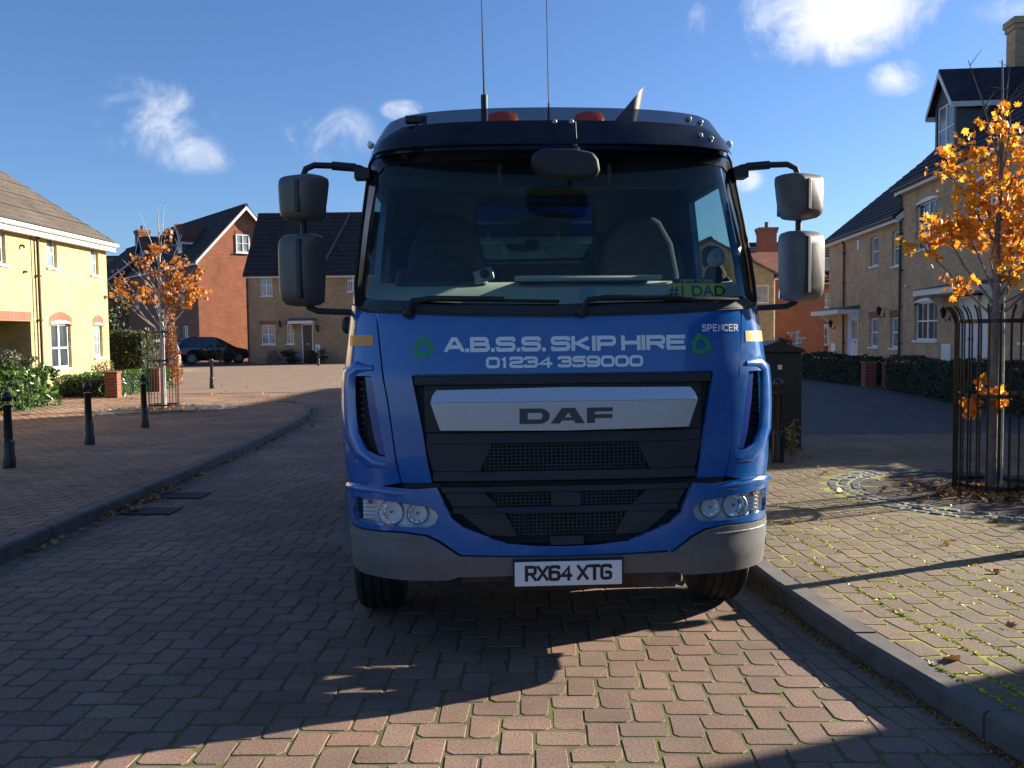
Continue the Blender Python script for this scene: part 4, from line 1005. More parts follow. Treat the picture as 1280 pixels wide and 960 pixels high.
# left tree
cl = [(0, 0, 3.35, .26, 1.2), (-.35, 0, 3.05, .26, 1.1), (.35, .1, 3.0, .30, 1.5), (-.75, 0, 2.75, .26, .9), (-.95, 0, 2.5, .2, .6), (-.35, .2, 2.55, .26, .9), (.3, -.1, 2.6, .34, 2.2), (.62, 0, 2.75, .28, 1.9), (.72, .1, 2.45, .26, 1.9), (.35, 0, 2.28, .25, 1.5), (-.6, 0, 2.3, .22, .6), (-.1, 0, 2.9, .24, .8), (.9, 0, 2.98, .12, .35), (.15, 0, 3.7, .16, .25), (-.15, .1, 2.3, .2, .5)]
street_tree('young tree with thinning orange leaves in a low black guard on the left pavement', (-7.42, 18.7), 4.3, .052, None, 44, .082, 'leaf_rust2', 'bark_pale', 9, cl,
            [(0, 0, 3.2, .15, 0, 4.35), (0, 0, 3.0, -.35, 0, 4.1), (0, 0, 2.6, .5, 0, 3.7), (0, 0, 2.4, -.8, 0, 3.2)], (0, 0))
tree_guard('black iron tree guard round the slim tree on the left pavement', (-7.42, 18.7), .30, 1.74, 12, .03, (.08, 1.02, 1.62))
hedge('shade_hedge', 'unseen green hedge added to shade the pavement round the right tree', 'hedge', 9.0, 9.6, 8.7, 12.2, .12, 2.15, 'leaf_hedge', 3000, .10, seed=51)  # out-of-view hedge added and sized to cast shade round the right tree
# hedges and shrubs, left
hedge('laurel_hedge', 'glossy green laurel hedge in front of the yellow house', 'hedge', -16.5, -10.45, 18.2, 20.3, .12, .95, 'leaf_green', 9500, .12, seed=3, rough=.07)
shrub('grey_shrub', 'sparse grey green shrub against the yellow house at the left edge', 'shrub', (-12.0, 20.9, .12), (.9, .7, .72), 'leaf_grey', 1500, .09, 4)
hedge('low_hedge', 'low clipped hedge between brick piers beside the yellow house', 'hedge', -11.7, -10.25, 22.75, 26.6, .12, .70, 'leaf_green', 3600, .09, seed=6, rough=.02)
for i, (x, y, lb) in enumerate(((-10.62, 22.62, 'red brick pier at the near corner of the low left hedge'), (-10.14, 25.0, 'red brick pier halfway along the low left hedge'))):
    b = MB(); b.box(-.16, .16, -.12, .12, 0, .62); b.box(-.18, .18, -.14, .14, .621, .67); p = b.build('brick_pier', 'pier_red'); p.location = (x + .35*(i == 0), y, .12); tag(p, lb, 'brick pier', 'red brick hedge piers')
hedge('tall_hedge', 'tall trimmed green hedge behind the yellow house corner', 'hedge', -14.6, -12.35, 29.6, 31.0, .12, 1.85, 'leaf_hedge', 4600, .10, seed=8, rough=.03)
shrub('dark_evergreen', 'dark evergreen behind the tall green hedge', 'shrub', (-17.4, 38, .15), (1.6, 1.2, 1.9), 'leaf_dark', 2200, .16, 11)
shrub('beech_bush', 'tall rusty orange bush behind the left tree guard', 'shrub', (-10.7, 27.7, .12), (.46, .42, 1.25), 'leaf_rust', 3000, .075, 12)
shrub('climbing_shrub', 'browning green shrub climbing the end of the yellow house wall', 'shrub', (-11.6, 25.05, .12), (.2, .36, .5), 'leaf_dry', 600, .07, 13)
for i, (x, w, m, lb) in enumerate(((-15.0, .9, 'leaf_dark', 'dark round shrub beside the parked black car'), (-11.6, .55, 'leaf_dark', 'low dark shrub left of the dark front door'), (-10.2, .6, 'leaf_dark', 'low dark shrub right of the dark front door'), (-12.5, .4, 'flower_pink', 'small reddish flowering plant under the tan house windows'))):
    shrub('front_garden_shrub', lb, 'shrub', (x, 46.2 - (i == 0), .2), (w, .5, .42 if i else .75), m, 700, .10, 30 + i)
# hedges, right
def hedge_seg(a, c, w, z0, z1, n, label, seed, m='leaf_dark'):
    dx, dy = c[0]-a[0], c[1]-a[1]; L_ = math.hypot(dx, dy); cx, cy = (a[0]+c[0])/2, (a[1]+c[1])/2
    return hedge('clipped_hedge', label, 'hedge', cx - L_/2, cx + L_/2, cy - w/2, cy + w/2, z0, z1, m, n, .075, seed=seed, rz=math.atan2(dy, dx), rough=.03)
hedge_seg((8.75, 20.0), (8.95, 13.4), .8, .2, 1.0, 4200, 'long dark hedge in front of the tall dormer house', 41)
hedge_seg((8.35, 25.5), (8.62, 21.0), .8, .25, .98, 3000, 'short dark hedge in front of the lower buff wing', 42)
for (x, y, lb) in ((8.42, 20.75, 'red brick pier at the near end of the short right hedge'), (8.66, 20.12, 'red brick pier at the far end of the long right hedge'), (8.1, 25.9, 'red brick pier carrying white objects beside the dark conifer')):
    b = MB(); b.box(-.13, .13, -.13, .13, 0, .58); b.box(-.15, .15, -.15, .15, .581, .63); p = b.build('brick_pier', 'pier_red'); p.location = (x, y, .27); tag(p, lb, 'brick pier', 'red brick hedge piers')
shrub('conifer', 'dark pointed conifer between the green cabinet and the white ornament', 'conifer', (7.95, 26.2, .25), (.38, .38, .82), 'leaf_dark', 1600, .09, 44)
# white painted garden ornament: a stand of scrolls on a pedestal
gr = empty('white_ornament', (8.42, 26.0, .9), 0, 'bright white garden ornament on a pier behind the hedge', 'garden ornament')
b = MB(); b.lathe([(.12, 0), (.10, .05), (.06, .12), (.09, .28), (.15, .36), (.13, .40)], (0, 0, 0), 10); b.build('pedestal', 'white_paint', gr, smooth=40)
b = MB(); b.box(-.27, .05, -.05, .05, .66, .71); b.box(-.02, .25, -.05, .05, .50, .56)
b.tube([(-.15, 0, .40), (-.18, 0, .55), (-.12, 0, .68)], .022, 6); b.tube([(.08, 0, .38), (.14, 0, .48), (.12, 0, .55)], .022, 6); b.tube([(0, 0, .38), (.03, 0, .6), (-.02, 0, .7), (.04, 0, .74), (.1, 0, .66)], .03, 6); b.build('scrolls', 'white_paint', gr)
# dry plant growing against the bollard
rnd = random.Random(5); root = empty('dry_weed', (3.20, 10.05, .12), 0, 'dry straw coloured weed growing beside the right bollard', 'weed')
b = MB(); pts = []
for k in range(14):
    a = rnd.uniform(0, 2*PI); r_ = rnd.uniform(.01, .07); h_ = rnd.uniform(.25, .5)
    e = (r_*math.cos(a) + .02, r_*math.sin(a), h_); b.tube([(0, 0, 0), (e[0]*.4, e[1]*.4, h_*.5), e], [.004, .003, .0015], 4)
    for q in range(16): t = rnd.uniform(.3, 1.05); pts.append((e[0]*t + rnd.gauss(0, .022), e[1]*t + rnd.gauss(0, .022), h_*t))
b.build('stems', 'bark', root); leafs('leaves', 'leaf_dry', pts, .042, root, 'oval', seed=5)

# ------------------------------------------------------------------ bollards, cabinet
def bollard(label, x, y, z=.12, h=.90):
    prof = [(.072, 0), (.072, .12), (.064, .15), (.064, .30), (.058, .33), (.050, .34), (.043, .70), (.052, .72), (.052, .745), (.042, .75), (.042, .79), (.056, .81), (.060, .84), (.052, .87), (.03, .895), (.0, .905)]
    root = empty('bollard', (x, y, z), 0, label, 'bollard', 'black cast iron bollards')
    b = MB(); b.lathe([(r_, t*h/.9) for r_, t in prof if t <= .75], (0, 0, 0), 16); b.build('post', 'cast_iron', root, smooth=35)
    b = MB(); b.lathe([(r_, t*h/.9) for r_, t in prof if t > .75], (0, 0, 0), 16); b.build('cap', 'cast_iron', root, smooth=35)
    return root
bollard('black bollard nearest the camera on the left pavement', -5.97, 10.37)
bollard('black bollard second from the camera on the left pavement', -6.08, 12.58)
bollard('black bollard in front of the left tree', -6.24, 14.87)
bollard('black bollard alone on the sunlit square right of the left tree', -8.94, 26.19)
bollard('black bollard by the garden of the tan house', -9.45, 43.0, .2)
bollard('black bollard in front of the green cabinet', 3.07, 10.13, h=.97)
bollard('black bollard on the right pavement beyond the picture edge', 3.72, 5.95, h=1.05)

cb = empty('utility_cabinet', (3.36, 11.35, .12), R(0), 'tall dark green utility cabinet with pitched lid behind the bollard', 'utility cabinet')
b = MB(); b.box(-.30, .30, -.26, .26, 0, 1.24); b.build('body', 'cabinet_green', cb, bevel=.008)
b = MB(); b.prism([(-.33, 1.243), (.33, 1.243), (.33, 1.28), (0, 1.39), (-.33, 1.28)], -.29, .29); b.build('lid', 'cabinet_green', cb, bevel=.006)
for s in (-1, 1):
    b = MB(); b.box(-.27 if s < 0 else .012, -.012 if s < 0 else .27, -.272, -.2605, .09, 1.2); d = b.build('door', 'cabinet_green', cb, bevel=.003)
    if s > 0:
        h = MB(); h.box(.03, .055, -.29, -.2725, .62, .74); h.build('handle', 'cast_iron', d)
b = MB(); b.box(-.01, .045, -.2745, -.2725, 1.03, 1.09); b.build('label_plate', 'white_paint', cb)
b = MB(); b.box(-.32, .32, -.28, .28, -.03, .035); b.build('plinth', 'kerb_stone', cb)

# ------------------------------------------------------------------ parked cars
def car(label, loc, rz, paint, rear_lights=True):
    root = empty('parked_car', loc, rz, label, 'car')
    # x forward, stations along the length: (x, half width, z bottom, z belt)
    st = [(-2.08, .66, .42, .74), (-2.02, .80, .30, .92), (-1.7, .87, .24, .97), (-.8, .89, .20, .95), (.4, .89, .20, .93), (1.2, .87, .22, .90), (1.75, .82, .26, .78), (2.05, .66, .36, .60)]
    b = MB(); vs = []; n = 9
    for (x, w, zb_, zt) in st:
        zm = (zb_ + zt) / 2
        vs += [(x, -w*.9, zb_), (x, -w, zb_ + .12), (x, -w*1.0, zm + .05), (x, -w*.95, zt - .04), (x, -w*.8, zt + .02), (x, w*.8, zt + .02), (x, w*.95, zt - .04), (x, w, zm + .05), (x, w, zb_ + .12), (x, w*.9, zb_)]
    n = 10; fs = [(i*n + k, (i+1)*n + k, (i+1)*n + (k+1) % n, i*n + (k+1) % n) for i in range(len(st)-1) for k in range(n)]
    fs += [tuple(range(n)), tuple((len(st)-1)*n + k for k in reversed(range(n)))]
    b.add(vs, fs); body = b.build('body', paint, root, smooth=40)
    # greenhouse
    gst = [(-1.98, .70, .95, .98), (-1.55, .66, .95, 1.38), (-.9, .64, .94, 1.47), (.0, .63, .93, 1.46), (.35, .64, .93, 1.38), (1.15, .72, .90, .93)]
    g = MB(); vs = []
    for (x, w, zb_, zt) in gst: vs += [(x, -.80, zb_), (x, -w, zt - .03), (x, -w*.8, zt), (x, w*.8, zt), (x, w, zt - .03), (x, .80, zb_)]
    n = 6; fs = [(i*n + k, (i+1)*n + k, (i+1)*n + (k+1) % n, i*n + (k+1) % n) for i in range(len(gst)-1) for k in range(n)]
    fs += [tuple(range(n)), tuple((len(gst)-1)*n + k for k in reversed(range(n)))]
    g.add(vs, fs); g.build('glasshouse', 'car_glass', root, smooth=30)
    r = MB(); vs = []
    for (x, w, zt) in [(-1.72, .60, 1.30), (-1.4, .62, 1.425), (-.9, .62, 1.482), (0, .61, 1.472), (.28, .60, 1.42)]: vs += [(x, -w, zt - .02), (x, -w*.7, zt + .005), (x, w*.7, zt + .005), (x, w, zt - .02)]
    r.add(vs, [(i*4 + k, i*4 + k + 1, i*4 + k + 5, i*4 + k + 4) for i in range(4) for k in range(3)])
    for s in (-1, 1):
        for (xa, xb, za, zb_) in ((-.62, -.68, .95, 1.45), (.22, .15, .94, 1.42)): r.tube([(xa, s*.81, za), (xb, s*.655, zb_)], .03, 5)
    r.build('roof', paint, root)
    for (x, s) in ((-1.28, -1), (-1.28, 1), (1.25, -1), (1.25, 1)):
        w = MB(); w.lathe([(.20, -.10), (.31, -.10), (.325, -.05), (.325, .05), (.31, .10), (.20, .10)], (x, s*.80, .325), 18, 'y'); t = w.build('wheel', 'rubber', root, smooth=40)
        w = MB(); w.lathe([(.0, s*.085), (.05, s*.09), (.19, s*.085), (.205, s*.103)][::1], (x, s*.80, .325), 18, 'y'); w.build('rim', 'alloy', t, smooth=30)
    for s in (-1, 1):
        l = MB(); l.box(-2.06, -1.85, s*.60, s*.86, .76, .92); l.build('tail_lamp', 'tail_red', root, bevel=.02)
        l = MB(); l.box(1.78, 2.02, s*.50, s*.76, .56, .68); l.build('headlamp', 'lamp_white', root, bevel=.02)
    l = MB(); l.box(-2.115, -2.06, -.72, .72, .34, .52); l.build('bumper', paint, root, bevel=.02)
    l = MB(); l.box(-2.10, -2.085, -.26, .26, .60, .71); l.build('number_plate', 'plate_white', root)
    return root
car('black hatchback parked in front of the sunlit red gable', (-16.4, 47.9, .22), R(38), 'car_black')
car('white car mostly hidden behind the rusty orange bush', (-15.6, 39.0, .17), R(111), 'car_white')

# ------------------------------------------------------------------ ground litter
rnd = random.Random(77)
pts = []
for _ in range(420):
    a, r_ = rnd.uniform(0, 2*PI), abs(rnd.gauss(0, .45)); pts.append((4.35 + r_*math.cos(a), 7.95 + r_*.8*math.sin(a), .150))
for _ in range(120): a, r_ = rnd.uniform(0, 2*PI), abs(rnd.gauss(.2, .7)); pts.append((-7.3 + r_*math.cos(a)*1.6, 18.5 + r_*math.sin(a), .150))
for _ in range(110): y = rnd.uniform(3, 18); pts.append((float(lk(y)) + abs(rnd.gauss(.03, .08)), y, .02 + float(hroad(0, y))))
for _ in range(60): y = rnd.choice((rnd.gauss(8.3, .25), rnd.gauss(9.1, .3))); pts.append((float(lk(y)) + abs(rnd.gauss(.05, .09)), y, .025))
for _ in range(90): pts.append((rnd.uniform(-12, -3.5), rnd.uniform(20, 30), .15))
for _ in range(45): y = rnd.uniform(3, 11.5); pts.append((float(rk(y)) + rnd.uniform(.2, 3.5), y, .133))
for _ in range(90): x = rnd.uniform(-13, -10.3); pts.append((x, rnd.gauss(18.0, .15), .14))
o = leafs('fallen_leaves', 'litter', pts, .06, None, 'maple', flat=.85, seed=8); tag(o, 'scattered brown fallen leaves on pavement and gutter', 'fallen leaves', kind='stuff')
pts = []
for _ in range(2600): y = abs(rnd.gauss(0, 3.2)) + 2.6; pts.append((float(rk(y)) - abs(rnd.gauss(0, .028)) - .004, y, .006))
o = leafs('gutter_debris', 'litter', pts, .016, None, 'oval', flat=.3, seed=9); tag(o, 'crumbs of soil and dead leaf along the right kerb', 'debris', kind='stuff')
pts = []
for _ in range(160):
    y = rnd.gauss(5.55, .22); bx_ = float(rk(y)) - abs(rnd.gauss(0, .03))
    for q in range(4): pts.append((bx_ + rnd.gauss(0, .015), y + rnd.gauss(0, .015), rnd.uniform(.005, .06)))
for y in (4.3, 3.9, 6.4):
    for q in range(60): pts.append((float(rk(y)) - abs(rnd.gauss(0, .02)), y + rnd.gauss(0, .05), rnd.uniform(.003, .03)))
o = leafs('kerb_weeds', 'leaf_dry', pts, .035, None, 'blade', seed=10); tag(o, 'small dry weeds growing along the right kerb', 'weeds', kind='stuff')
# moss standing in the joints of the right pavement
pts = []
for _ in range(11000):
    r_ = rnd.choice([0, 0, 0, 1, 1, 2, 2] + list(range(3, 26))); y = 2.8 + abs(rnd.gauss(0, 3.5))
    if y > 11.5: continue
    d0 = .13 + r_ * .142
    if math.sin(y*1.9 + r_*2.3) + math.sin(y*.9 + r_*5.1) + math.sin(y*5.7 + r_) * .6 < .35: continue
    if rnd.random() < .22:
        k = round((y + 2 - (r_ % 2)*.11) / .222); y = -2 + (r_ % 2)*.11 + k*.222 + rnd.gauss(0, .003); x = float(rk(y)) + d0 + rnd.uniform(0, .142)
    else: x = float(rk(y)) + d0 + rnd.gauss(0, .0035)
    if math.hypot(x - TR[0], y - TR[1]) < 1.5: continue
    pts.append((x, y, .121 + rnd.uniform(-.003, .003)))
o = leafs('joint_moss', 'moss_tuft', pts, .023, None, 'oval', flat=.5, seed=11); tag(o, 'bright yellow green moss in the joints of the right pavement', 'moss', kind='stuff')

# ------------------------------------------------------------------ skip lorry
TK = empty('skip_lorry', (.262, 4.27, 0), R(2.8), 'blue skip hire lorry parked at the right kerb facing the camera', 'lorry')
PX, RR = 3.4, .52
def Wz(z): return float(np.interp(z, [.35, .66, .86, 1.0, 1.42, 1.74, 2.0, 2.58, 2.70, 2.80], [1.065, 1.085, 1.115, 1.135, 1.13, 1.095, 1.075, 1.01, .97, .90]))
def yb(z): return float(np.interp(z, [.35, .55, .90, 1.43, 1.72, 2.0, 2.56, 2.66, 2.80], [.03, .0, .035, .06, .10, .165, .33, .38, .50]))
def curve(u):
    u = min(abs(u), .9995); return RR * (1 - (1 - u**PX) ** (1/PX))
def surf(x, z, off=0):
    """point of the cab front; off pushes it forward"""
    w = Wz(z); u = x / w
    y = yb(z) + curve(u)
    if off:
        e = .01; u1, u2 = max(-.999, u - e), min(.999, u + e)
        dy = (curve(u2) - curve(u1)) * (1 if True else 1); dx = (u2 - u1) * w
        nrm = Vector((dy, -dx)).normalized() if dx > 0 else Vector((0, -1))
        # the tangent is (dx,dy); outward normal points to -y
        return (x + nrm.x * off, y + nrm.y * off, z)
    return (x, y, z)
US = []
for k in range(1, 19):
    t = math.sin(k / 18.5 * PI / 2) ** (2 / PX); US += [t * 1.14, -t * 1.14]
US = sorted(US + [0, .12, -.12, .24, -.24, .36, -.36, .48, -.48])

def panel(name, outline, m, parent, off=0.0, th=.015, holes=(), uni=False, bevel=0, zstep=.07, fmap=None):
    """flat outline in (x,z) sliced and wrapped on the cab front with a thickness"""
    bm = bmesh.new()
    def U(p): return (p[0] / Wz(p[1]) * 1.14, p[1])
    pts = [U(p) for p in outline]
    f = bm.faces.new([bm.verts.new((p[0], 0, p[1])) for p in pts]); bmesh.ops.triangulate(bm, faces=[f])
    x0, x1 = min(p[0] for p in pts), max(p[0] for p in pts); z0, z1 = min(p[1] for p in pts), max(p[1] for p in pts)
    def cut(co, no): bmesh.ops.bisect_plane(bm, geom=bm.verts[:] + bm.edges[:] + bm.faces[:], plane_co=co, plane_no=no, dist=1e-5)
    for u in US:
        if x0 + .004 < u < x1 - .004: cut((u, 0, 0), (1, 0, 0))
    z = z0 + zstep
    while z < z1 - .01: cut((0, 0, z), (0, 0, 1)); z += zstep
    for h in holes:
        hp = [U(p) for p in h]; n = len(hp)
        for i in range(n):
            a, c = hp[i], hp[(i+1) % n]; cut((a[0], 0, a[1]), (c[1]-a[1], 0, -(c[0]-a[0])))
        def inside(q):
            r = False; j = n - 1
            for i in range(n):
                if (hp[i][1] > q.z) != (hp[j][1] > q.z) and q.x < (hp[j][0]-hp[i][0])*(q.z-hp[i][1])/(hp[j][1]-hp[i][1]) + hp[i][0]: r = not r
                j = i
            return r
        bmesh.ops.delete(bm, geom=[f for f in bm.faces if inside(f.calc_center_median())], context='FACES')
    for f in bm.faces:
        f.normal_update()
        if f.normal.y > 0: f.normal_flip()
    bm.verts.index_update(); xz = []
    for v in bm.verts:
        z = v.co.z; x = v.co.x / 1.14 * Wz(z); xz.append((x, z)); v.co = Vector((fmap or surf)(x, z, off))
    fm = fmap or surf
    bm.verts.index_update(); outer = [tuple(v.co) for v in bm.verts]; nv = len(outer)
    XZ = xz
    nrm = []
    for (x, z) in XZ:
        e = .004; w = Wz(z); xa, xb = max(-w*.998, x - e), min(w*.998, x + e)
        tx = Vector(fm(xb, z, off)) - Vector(fm(xa, z, off)); tz = Vector(fm(x, z + e, off)) - Vector(fm(x, z - e, off)); nn = tx.cross(tz).normalized()
        if nn.y > 0 and abs(nn.y) > .05: nn = -nn
        nrm.append(nn)
    inner = [tuple(Vector(outer[i]) - nrm[i] * th) for i in range(nv)]
    faces = [tuple(v.index for v in f.verts) for f in bm.faces]; F = list(faces); LN = [nrm[i] for f in faces for i in f]
    F += [tuple(i + nv for i in reversed(f)) for f in faces]; LN += [-nrm[i] for f in faces for i in reversed(f)]
    V = outer + inner
    for e in bm.edges:
        if len(e.link_faces) == 1:
            f = e.link_faces[0]; ids = [v.index for v in f.verts]; a, c = e.verts[0].index, e.verts[1].index
            if (ids.index(a) + 1) % len(ids) != ids.index(c): a, c = c, a
            F.append((c, a, a + nv, c + nv)); q = (Vector(V[a]) - Vector(V[c])).cross(Vector(V[a + nv]) - Vector(V[c])); q = q.normalized() if q.length > 1e-12 else Vector((0, -1, 0)); LN += [q] * 4
    bm.free()
    me = bpy.data.meshes.new(name); me.from_pydata(V, [], F); me.update(); me.materials.append(M(m)); set_uv(me)
    me.polygons.foreach_set('use_smooth', [True] * len(me.polygons)); me.normals_split_custom_set([tuple(v) for v in LN])
    o = bpy.data.objects.new(name, me); COL.objects.link(o); o.parent = parent
    return o
def mir(pts): return [(-x, z) for x, z in reversed(pts)]
def strip(mb, x0, x1, z0, z1, off, th, n=14, slope=0):
    """bar wrapped on the front: face at off, th deep"""
    xs = np.linspace(x0, x1, n + 1); vs = []
    for x in xs:
        vs += [surf(x, z0, off), surf(x, z1, off - slope), surf(x, z1, off - th), surf(x, z0, off - th)]
    fs = [(i*4 + k, (i+1)*4 + k, (i+1)*4 + (k+1) % 4, i*4 + (k+1) % 4) for i in range(n) for k in range(4)] + [(0, 1, 2, 3), (n*4+3, n*4+2, n*4+1, n*4)]
    mb.add(vs, fs)

# lower front panel with the opening for the upper grille
gt, gb_ = 1.432, .90
fp = [(-.925, 1.745), (-.5, 1.722), (0, 1.712), (.5, 1.722), (.925, 1.745), (.868, 1.30), (.808, .905), (.658, .905), (.70, 1.15), (.752, gt), (-.752, gt), (-.70, 1.15), (-.658, .905), (-.808, .905), (-.868, 1.30)]
FP = panel('front_panel', fp, 'truck_blue', TK, .004, .02)
mb = MB(); strip(mb, -.74, .74, 1.434, 1.438, .006, .01); mb.build('panel_seam', 'black_matt', FP)
# backing behind everything
mb = MB()
xs = np.linspace(-1.07, 1.07, 25); zz = [.45, .9, 1.43, 1.72]
mb.add([surf(x, z, -.06) for z in zz for x in xs], [(j*25+i, j*25+i+1, (j+1)*25+i+1, (j+1)*25+i) for j in range(3) for i in range(24)]); mb.build('bulkhead', 'chassis', TK)

# corner panels, with a dark air slot and the raised deflector edge
for s in (-1, 1):
    f = (lambda P: [(s*x, z) for x, z in P]) if s > 0 else (lambda P: mir(P))
    slot = [(.955, 1.430), (1.052, 1.430), (1.062, 1.38), (1.058, 1.24), (1.035, 1.13), (.99, 1.06), (.93, 1.035), (.888, 1.03), (.905, 1.12)]
    cp = panel('corner_panel', f([(.933, 1.745), (1.02, 1.775), (1.1005, 1.80), (1.134, 1.42), (1.136, .92), (1.126, .845), (.95, .875), (.815, .905), (.876, 1.30)]), 'truck_blue', TK, .004, .02, holes=[f(slot)])
    panel('air_slot', f([(.94, 1.45), (1.075, 1.45), (1.08, 1.1), (1.0, 1.02), (.87, 1.01)]), 'black_matt', cp, -.035, .004)
    inner = panel('slot_liner', f([(.958, 1.425), (1.0, 1.425), (.985, 1.28), (.955, 1.12), (.93, 1.04), (.893, 1.035), (.91, 1.13), (.935, 1.27)]), 'truck_blue_dark', cp, -.012, .01)
    mbs = MB()
    for k in range(9): strip(mbs, s*1.01, s*1.055, 1.12 + k*.034, 1.127 + k*.034, -.02, .008, 2)
    mbs.build('slot_bars', 'black_plastic', cp)
    # deflector lip: runs round the outside of the slot and swells out at the lower corner
    lipm = MB(); path = [(.945, 1.47, .012), (1.03, 1.475, .026), (1.085, 1.445, .036), (1.095, 1.36, .040), (1.095, 1.24, .040), (1.080, 1.13, .036), (1.03, 1.04, .028), (.96, .995, .018), (.89, .985, .008)]
    vs = []; n = 11
    for (x, z, h) in path:
        p = Vector(surf(s*x, z, 0)); q = Vector(surf(s*x, z, 1)) - p
        t = Vector((0, 0, 1)) if False else None
        for k in range(n):
            a = PI * k / (n - 1)
            # cross-section: half ellipse across the path
            cx_, cz_ = s * .0, .0
            vs.append((p, q, h, a))
    V = []
    for i, (x, z, h) in enumerate(path):
        a_, c_ = path[max(i-1, 0)], path[min(i+1, len(path)-1)]
        d = Vector((c_[0]-a_[0], c_[1]-a_[1])).normalized(); nn = Vector((-d.y, d.x))
        for k in range(n):
            an = PI * k / (n - 1); tf = math.sin(PI*(i+.35)/(len(path)-.3))**.5; w = .052 * math.cos(an) * tf; V.append(surf(s*min(x + nn.x*w, Wz(z) - .004), z + nn.y*w, .002 + h * .62 * math.sin(an)**2))
    lipm.add(V, [(i*n + k, (i+1)*n + k, (i+1)*n + k + 1, i*n + k + 1) for i in range(len(path)-1) for k in range(n-1)])
    lipm.build('deflector', 'truck_blue', cp, smooth=60)
    # amber reflector
    mbk = MB(); strip(mbk, s*.945, s*1.075, 1.58, 1.635, .0065, .002, 8); k = mbk.build('marker_sticker', 'marker_orange', cp)

# upper grille
G1 = panel('upper_grille', [(-.752, 1.43), (.752, 1.43), (.70, 1.15), (.662, .91), (-.662, .91), (-.70, 1.15)], 'black_matt', TK, -.03, .01)
mb = MB()
def gx(z): return float(np.interp(z, [.905, 1.15, 1.432], [.655, .698, .748]))
def bar(mb, za, zb_, off, th=.03, slope=0, k=1.0): e = min(gx(za), gx(zb_)) * k; strip(mb, -e, e, za, zb_, off, th, 18, slope)
bar(mb, 1.385, 1.43, .006, .03, .0); bar(mb, 1.095, 1.15, -.002, .03, .012); bar(mb, .912, .958, .004, .03, .010); bar(mb, 1.150, 1.385, -.018, .01)
for s in (-1, 1):
    for za, zb_ in ((.958, 1.095),):
        vs = []
        for (x, z) in ((.42, za), (.655, za), (.69, zb_), (.36, zb_)): vs.append(surf(s*x, z, -.004))
        vs += [surf(s*x, z, -.03) for (x, z) in ((.42, za), (.655, za), (.69, zb_), (.36, zb_))]
        mb.add(vs, [(0,1,2,3),(0,4,5,1),(1,5,6,2),(2,6,7,3),(3,7,4,0)])
mb.build('louvre', 'black_plastic', G1, bevel=.004)
def meshgrid(x0, x1, z0, z1, off, par, dx=.022, dz=.017):
    mb = MB()
    z = z0; r_ = 0
    while z < z1: strip(mb, x0, x1, z, z + .005, off, .008, 8); z += dz
    x = x0
    while x < x1: strip(mb, x, x + .006, z0, z1, off - .002, .006, 1); x += dx
    return mb.build('mesh_insert', 'black_plastic', par)
meshgrid(-.40, .40, .965, 1.09, -.012, G1)
# badge bar
bt = lambda x: 1.362 - .002 * abs(x); 
bmap = lambda x, z, off: surf(x, z, .036 - .012 * (1.30 - z) / .14)
BB = panel('badge_bar', [(-.655, 1.300), (-.64, 1.25), (-.612, 1.165), (0, 1.157), (.612, 1.165), (.64, 1.25), (.655, 1.300)], 'silver', TK, .030, .02, fmap=bmap)
def tilt(x, z, off): 
    k = (z - 1.302) / .062; p = surf(x, z, .0355 - .034 * k); return p
bt_ = panel('badge_bar_top', [(-.655, 1.302), (.655, 1.302), (.648, 1.335), (.63, 1.360), (0, 1.368), (-.63, 1.360), (-.648, 1.335)], 'silver', BB, 0, .02, fmap=tilt, zstep=.02)
mb = MB(); strip(mb, -.652, .652, 1.2985, 1.3025, .033, .01, 20); mb.build('badge_seam', 'badge_letter', BB)
# heavy extended capitals of the badge
mb = MB(); FM = lambda x, z, o=0: surf(x, z, .0375 - .012 * (1.30 - z) / .14 + o)
def poly(mb, pts, fm=FM): mb.add([fm(*p) for p in pts], [tuple(range(len(pts)))])
h0, h1 = 1.192, 1.268; x = -.226
def rect(a, b_, c, d): poly(mb, [(a, c), (b_, c), (b_, d), (a, d)])
# D
rect(x, x + .040, h0, h1); rect(x + .040, x + .10, h1 - .022, h1); rect(x + .040, x + .10, h0, h0 + .022)
arc_o = [(x + .10 + .048*math.cos(t), (h0+h1)/2 + .038*math.sin(t)) for t in [PI/2 - PI*k/10 for k in range(11)]]; arc_i = [(x + .10 + .012*math.cos(t), (h0+h1)/2 + .016*math.sin(t)) for t in [PI/2 - PI*k/10 for k in range(11)]]
for k in range(10): poly(mb, [arc_o[k], arc_o[k+1], arc_i[k+1], arc_i[k]])
# A
xa = x + .152
poly(mb, [(xa, h0), (xa + .045, h0), (xa + .105, h1), (xa + .055, h1)]); poly(mb, [(xa + .055, h1), (xa + .105, h1), (xa + .12, h1 - .0), (xa + .06, h1)]); poly(mb, [(xa + .092, h1), (xa + .12, h1), (xa + .168, h0), (xa + .122, h0), (xa + .088, h0 + .054)])
poly(mb, [(xa + .055, h0 + .014), (xa + .118, h0 + .014), (xa + .112, h0 + .030), (xa + .066, h0 + .030)])
# F
xf = xa + .178
rect(xf, xf + .040, h0, h1); rect(xf + .040, xf + .128, h1 - .020, h1); rect(xf + .040, xf + .126, h0 + .023, h0 + .043)
mb.build('badge_letters', 'badge_letter', BB, recalc=False)

